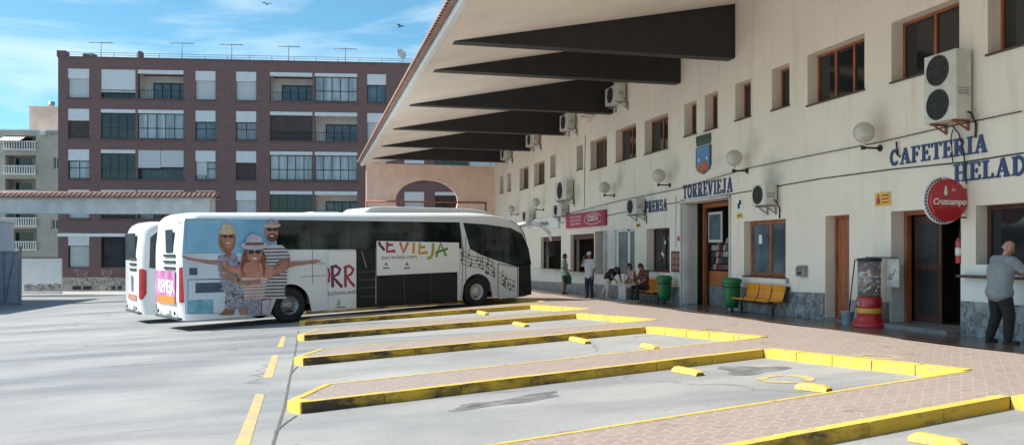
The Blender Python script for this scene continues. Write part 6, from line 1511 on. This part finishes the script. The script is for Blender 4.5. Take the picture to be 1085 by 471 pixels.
# woman bending forward, white trousers, black top
p3 = at_x(645, 10.9)
J = stand(hipL=V(.08, .0, .84), hipR=V(-.08, .0, .84), kneeL=V(.10, .36, .50), kneeR=V(-.10, -.12, .46), ankL=V(.10, .78, .12), ankR=V(-.10, -.02, .09), chest=V(0, -.30, 1.02), neck=V(0, -.52, 1.10), head=V(0, -.64, 1.09),
          shL=V(.16, -.44, 1.08), shR=V(-.16, -.44, 1.08), elL=V(.18, -.52, .82), elR=V(-.18, -.60, .84), haL=V(.12, -.70, .66), haR=V(-.10, -.78, .68), f=V(0, -.8, -.7), tL=V(0, -1, -.2))
person('person in black top and cream trousers bending forward over a grey suitcase', p3 + Vector((-.15, -.45, 0)), R(8), J, CL['black'], CL['cream_white'], SHOEW, SKIND, HAIRD, hairkind='long', sleeves=.3)
# grey suitcase
ps = at_x(661, 10.85); t = thing('suitcase', 'light grey upright suitcase in front of the bending person', 'suitcase', Frame(ps, R(-75)))
MB().box(-.21, .21, -.13, .13, .05, .66).build('shell', mat('light_grey_suitcase', (.42, .42, .43), .5, .08, 5), t, bevel=.04)
for x in (-.16, .16):
    for y in (-.09, .09): MB().cyl((x - .012, y, .025), (x + .012, y, .025), .025, .025, 10).build('wheel', BLACK, t)
b = MB(); b.tube([(-.08, .1, .66), (-.08, .1, .92), (.08, .1, .92), (.08, .1, .66)], .009, 6); b.build('handle', DMET, t)
# two people sitting on the farther bench
def stripe_cloth():
    m, N, L, p = nodes('red_white_striped_cloth'); p.inputs['Roughness'].default_value = .9
    tc = N.new('ShaderNodeTexCoord'); wv = N.new('ShaderNodeTexWave'); wv.wave_type = 'BANDS'; wv.bands_direction = 'X'; wv.inputs['Scale'].default_value = 4.5; wv.inputs['Distortion'].default_value = .4; L.new(tc.outputs['Object'], wv.inputs['Vector'])
    c = mixc(N, L, ramp(N, L, wv.outputs['Fac'], .4, .6), (.50, .46, .45), (.30, .03, .04)); L.new(c, p.inputs['Base Color']); return m
STRIPE = stripe_cloth()
def sit(**kw):
    J = stand(hipL=V(.09, 0, .53), hipR=V(-.09, 0, .53), kneeL=V(.13, -.42, .52), kneeR=V(-.13, -.42, .50), ankL=V(.14, -.40, .09), ankR=V(-.12, -.46, .09), chest=V(0, -.02, .88), neck=V(0, -.05, 1.10), head=V(0, -.09, 1.23),
              shL=V(.175, -.02, 1.03), shR=V(-.175, -.02, 1.03), elL=V(.22, -.12, .78), elR=V(-.22, -.12, .78), haL=V(.10, -.30, .68), haR=V(-.08, -.32, .68), f=V(0, -1, -.3))
    J.update(kw); return J
pb = at_x(672.5, 11.2)
person('person in red and white striped top sitting beside the grey suitcase', pb, R(-90), sit(chest=V(0, -.08, .87), neck=V(0, -.15, 1.08), head=V(0, -.2, 1.2), shL=V(.17, -.1, 1.02), shR=V(-.17, -.1, 1.02)), STRIPE, CL['cream_white'], SHOEW, SKIND, HAIRD)
pb = at_x(683, 11.2)
person('person in dark patterned top and black trousers sitting with head bowed', pb, R(-75), sit(head=V(0, -.16, 1.2), f=V(0, -1, -.8)), CL['dark_patterned'], CL['black'], SHOEW, SKIND, HAIRD)
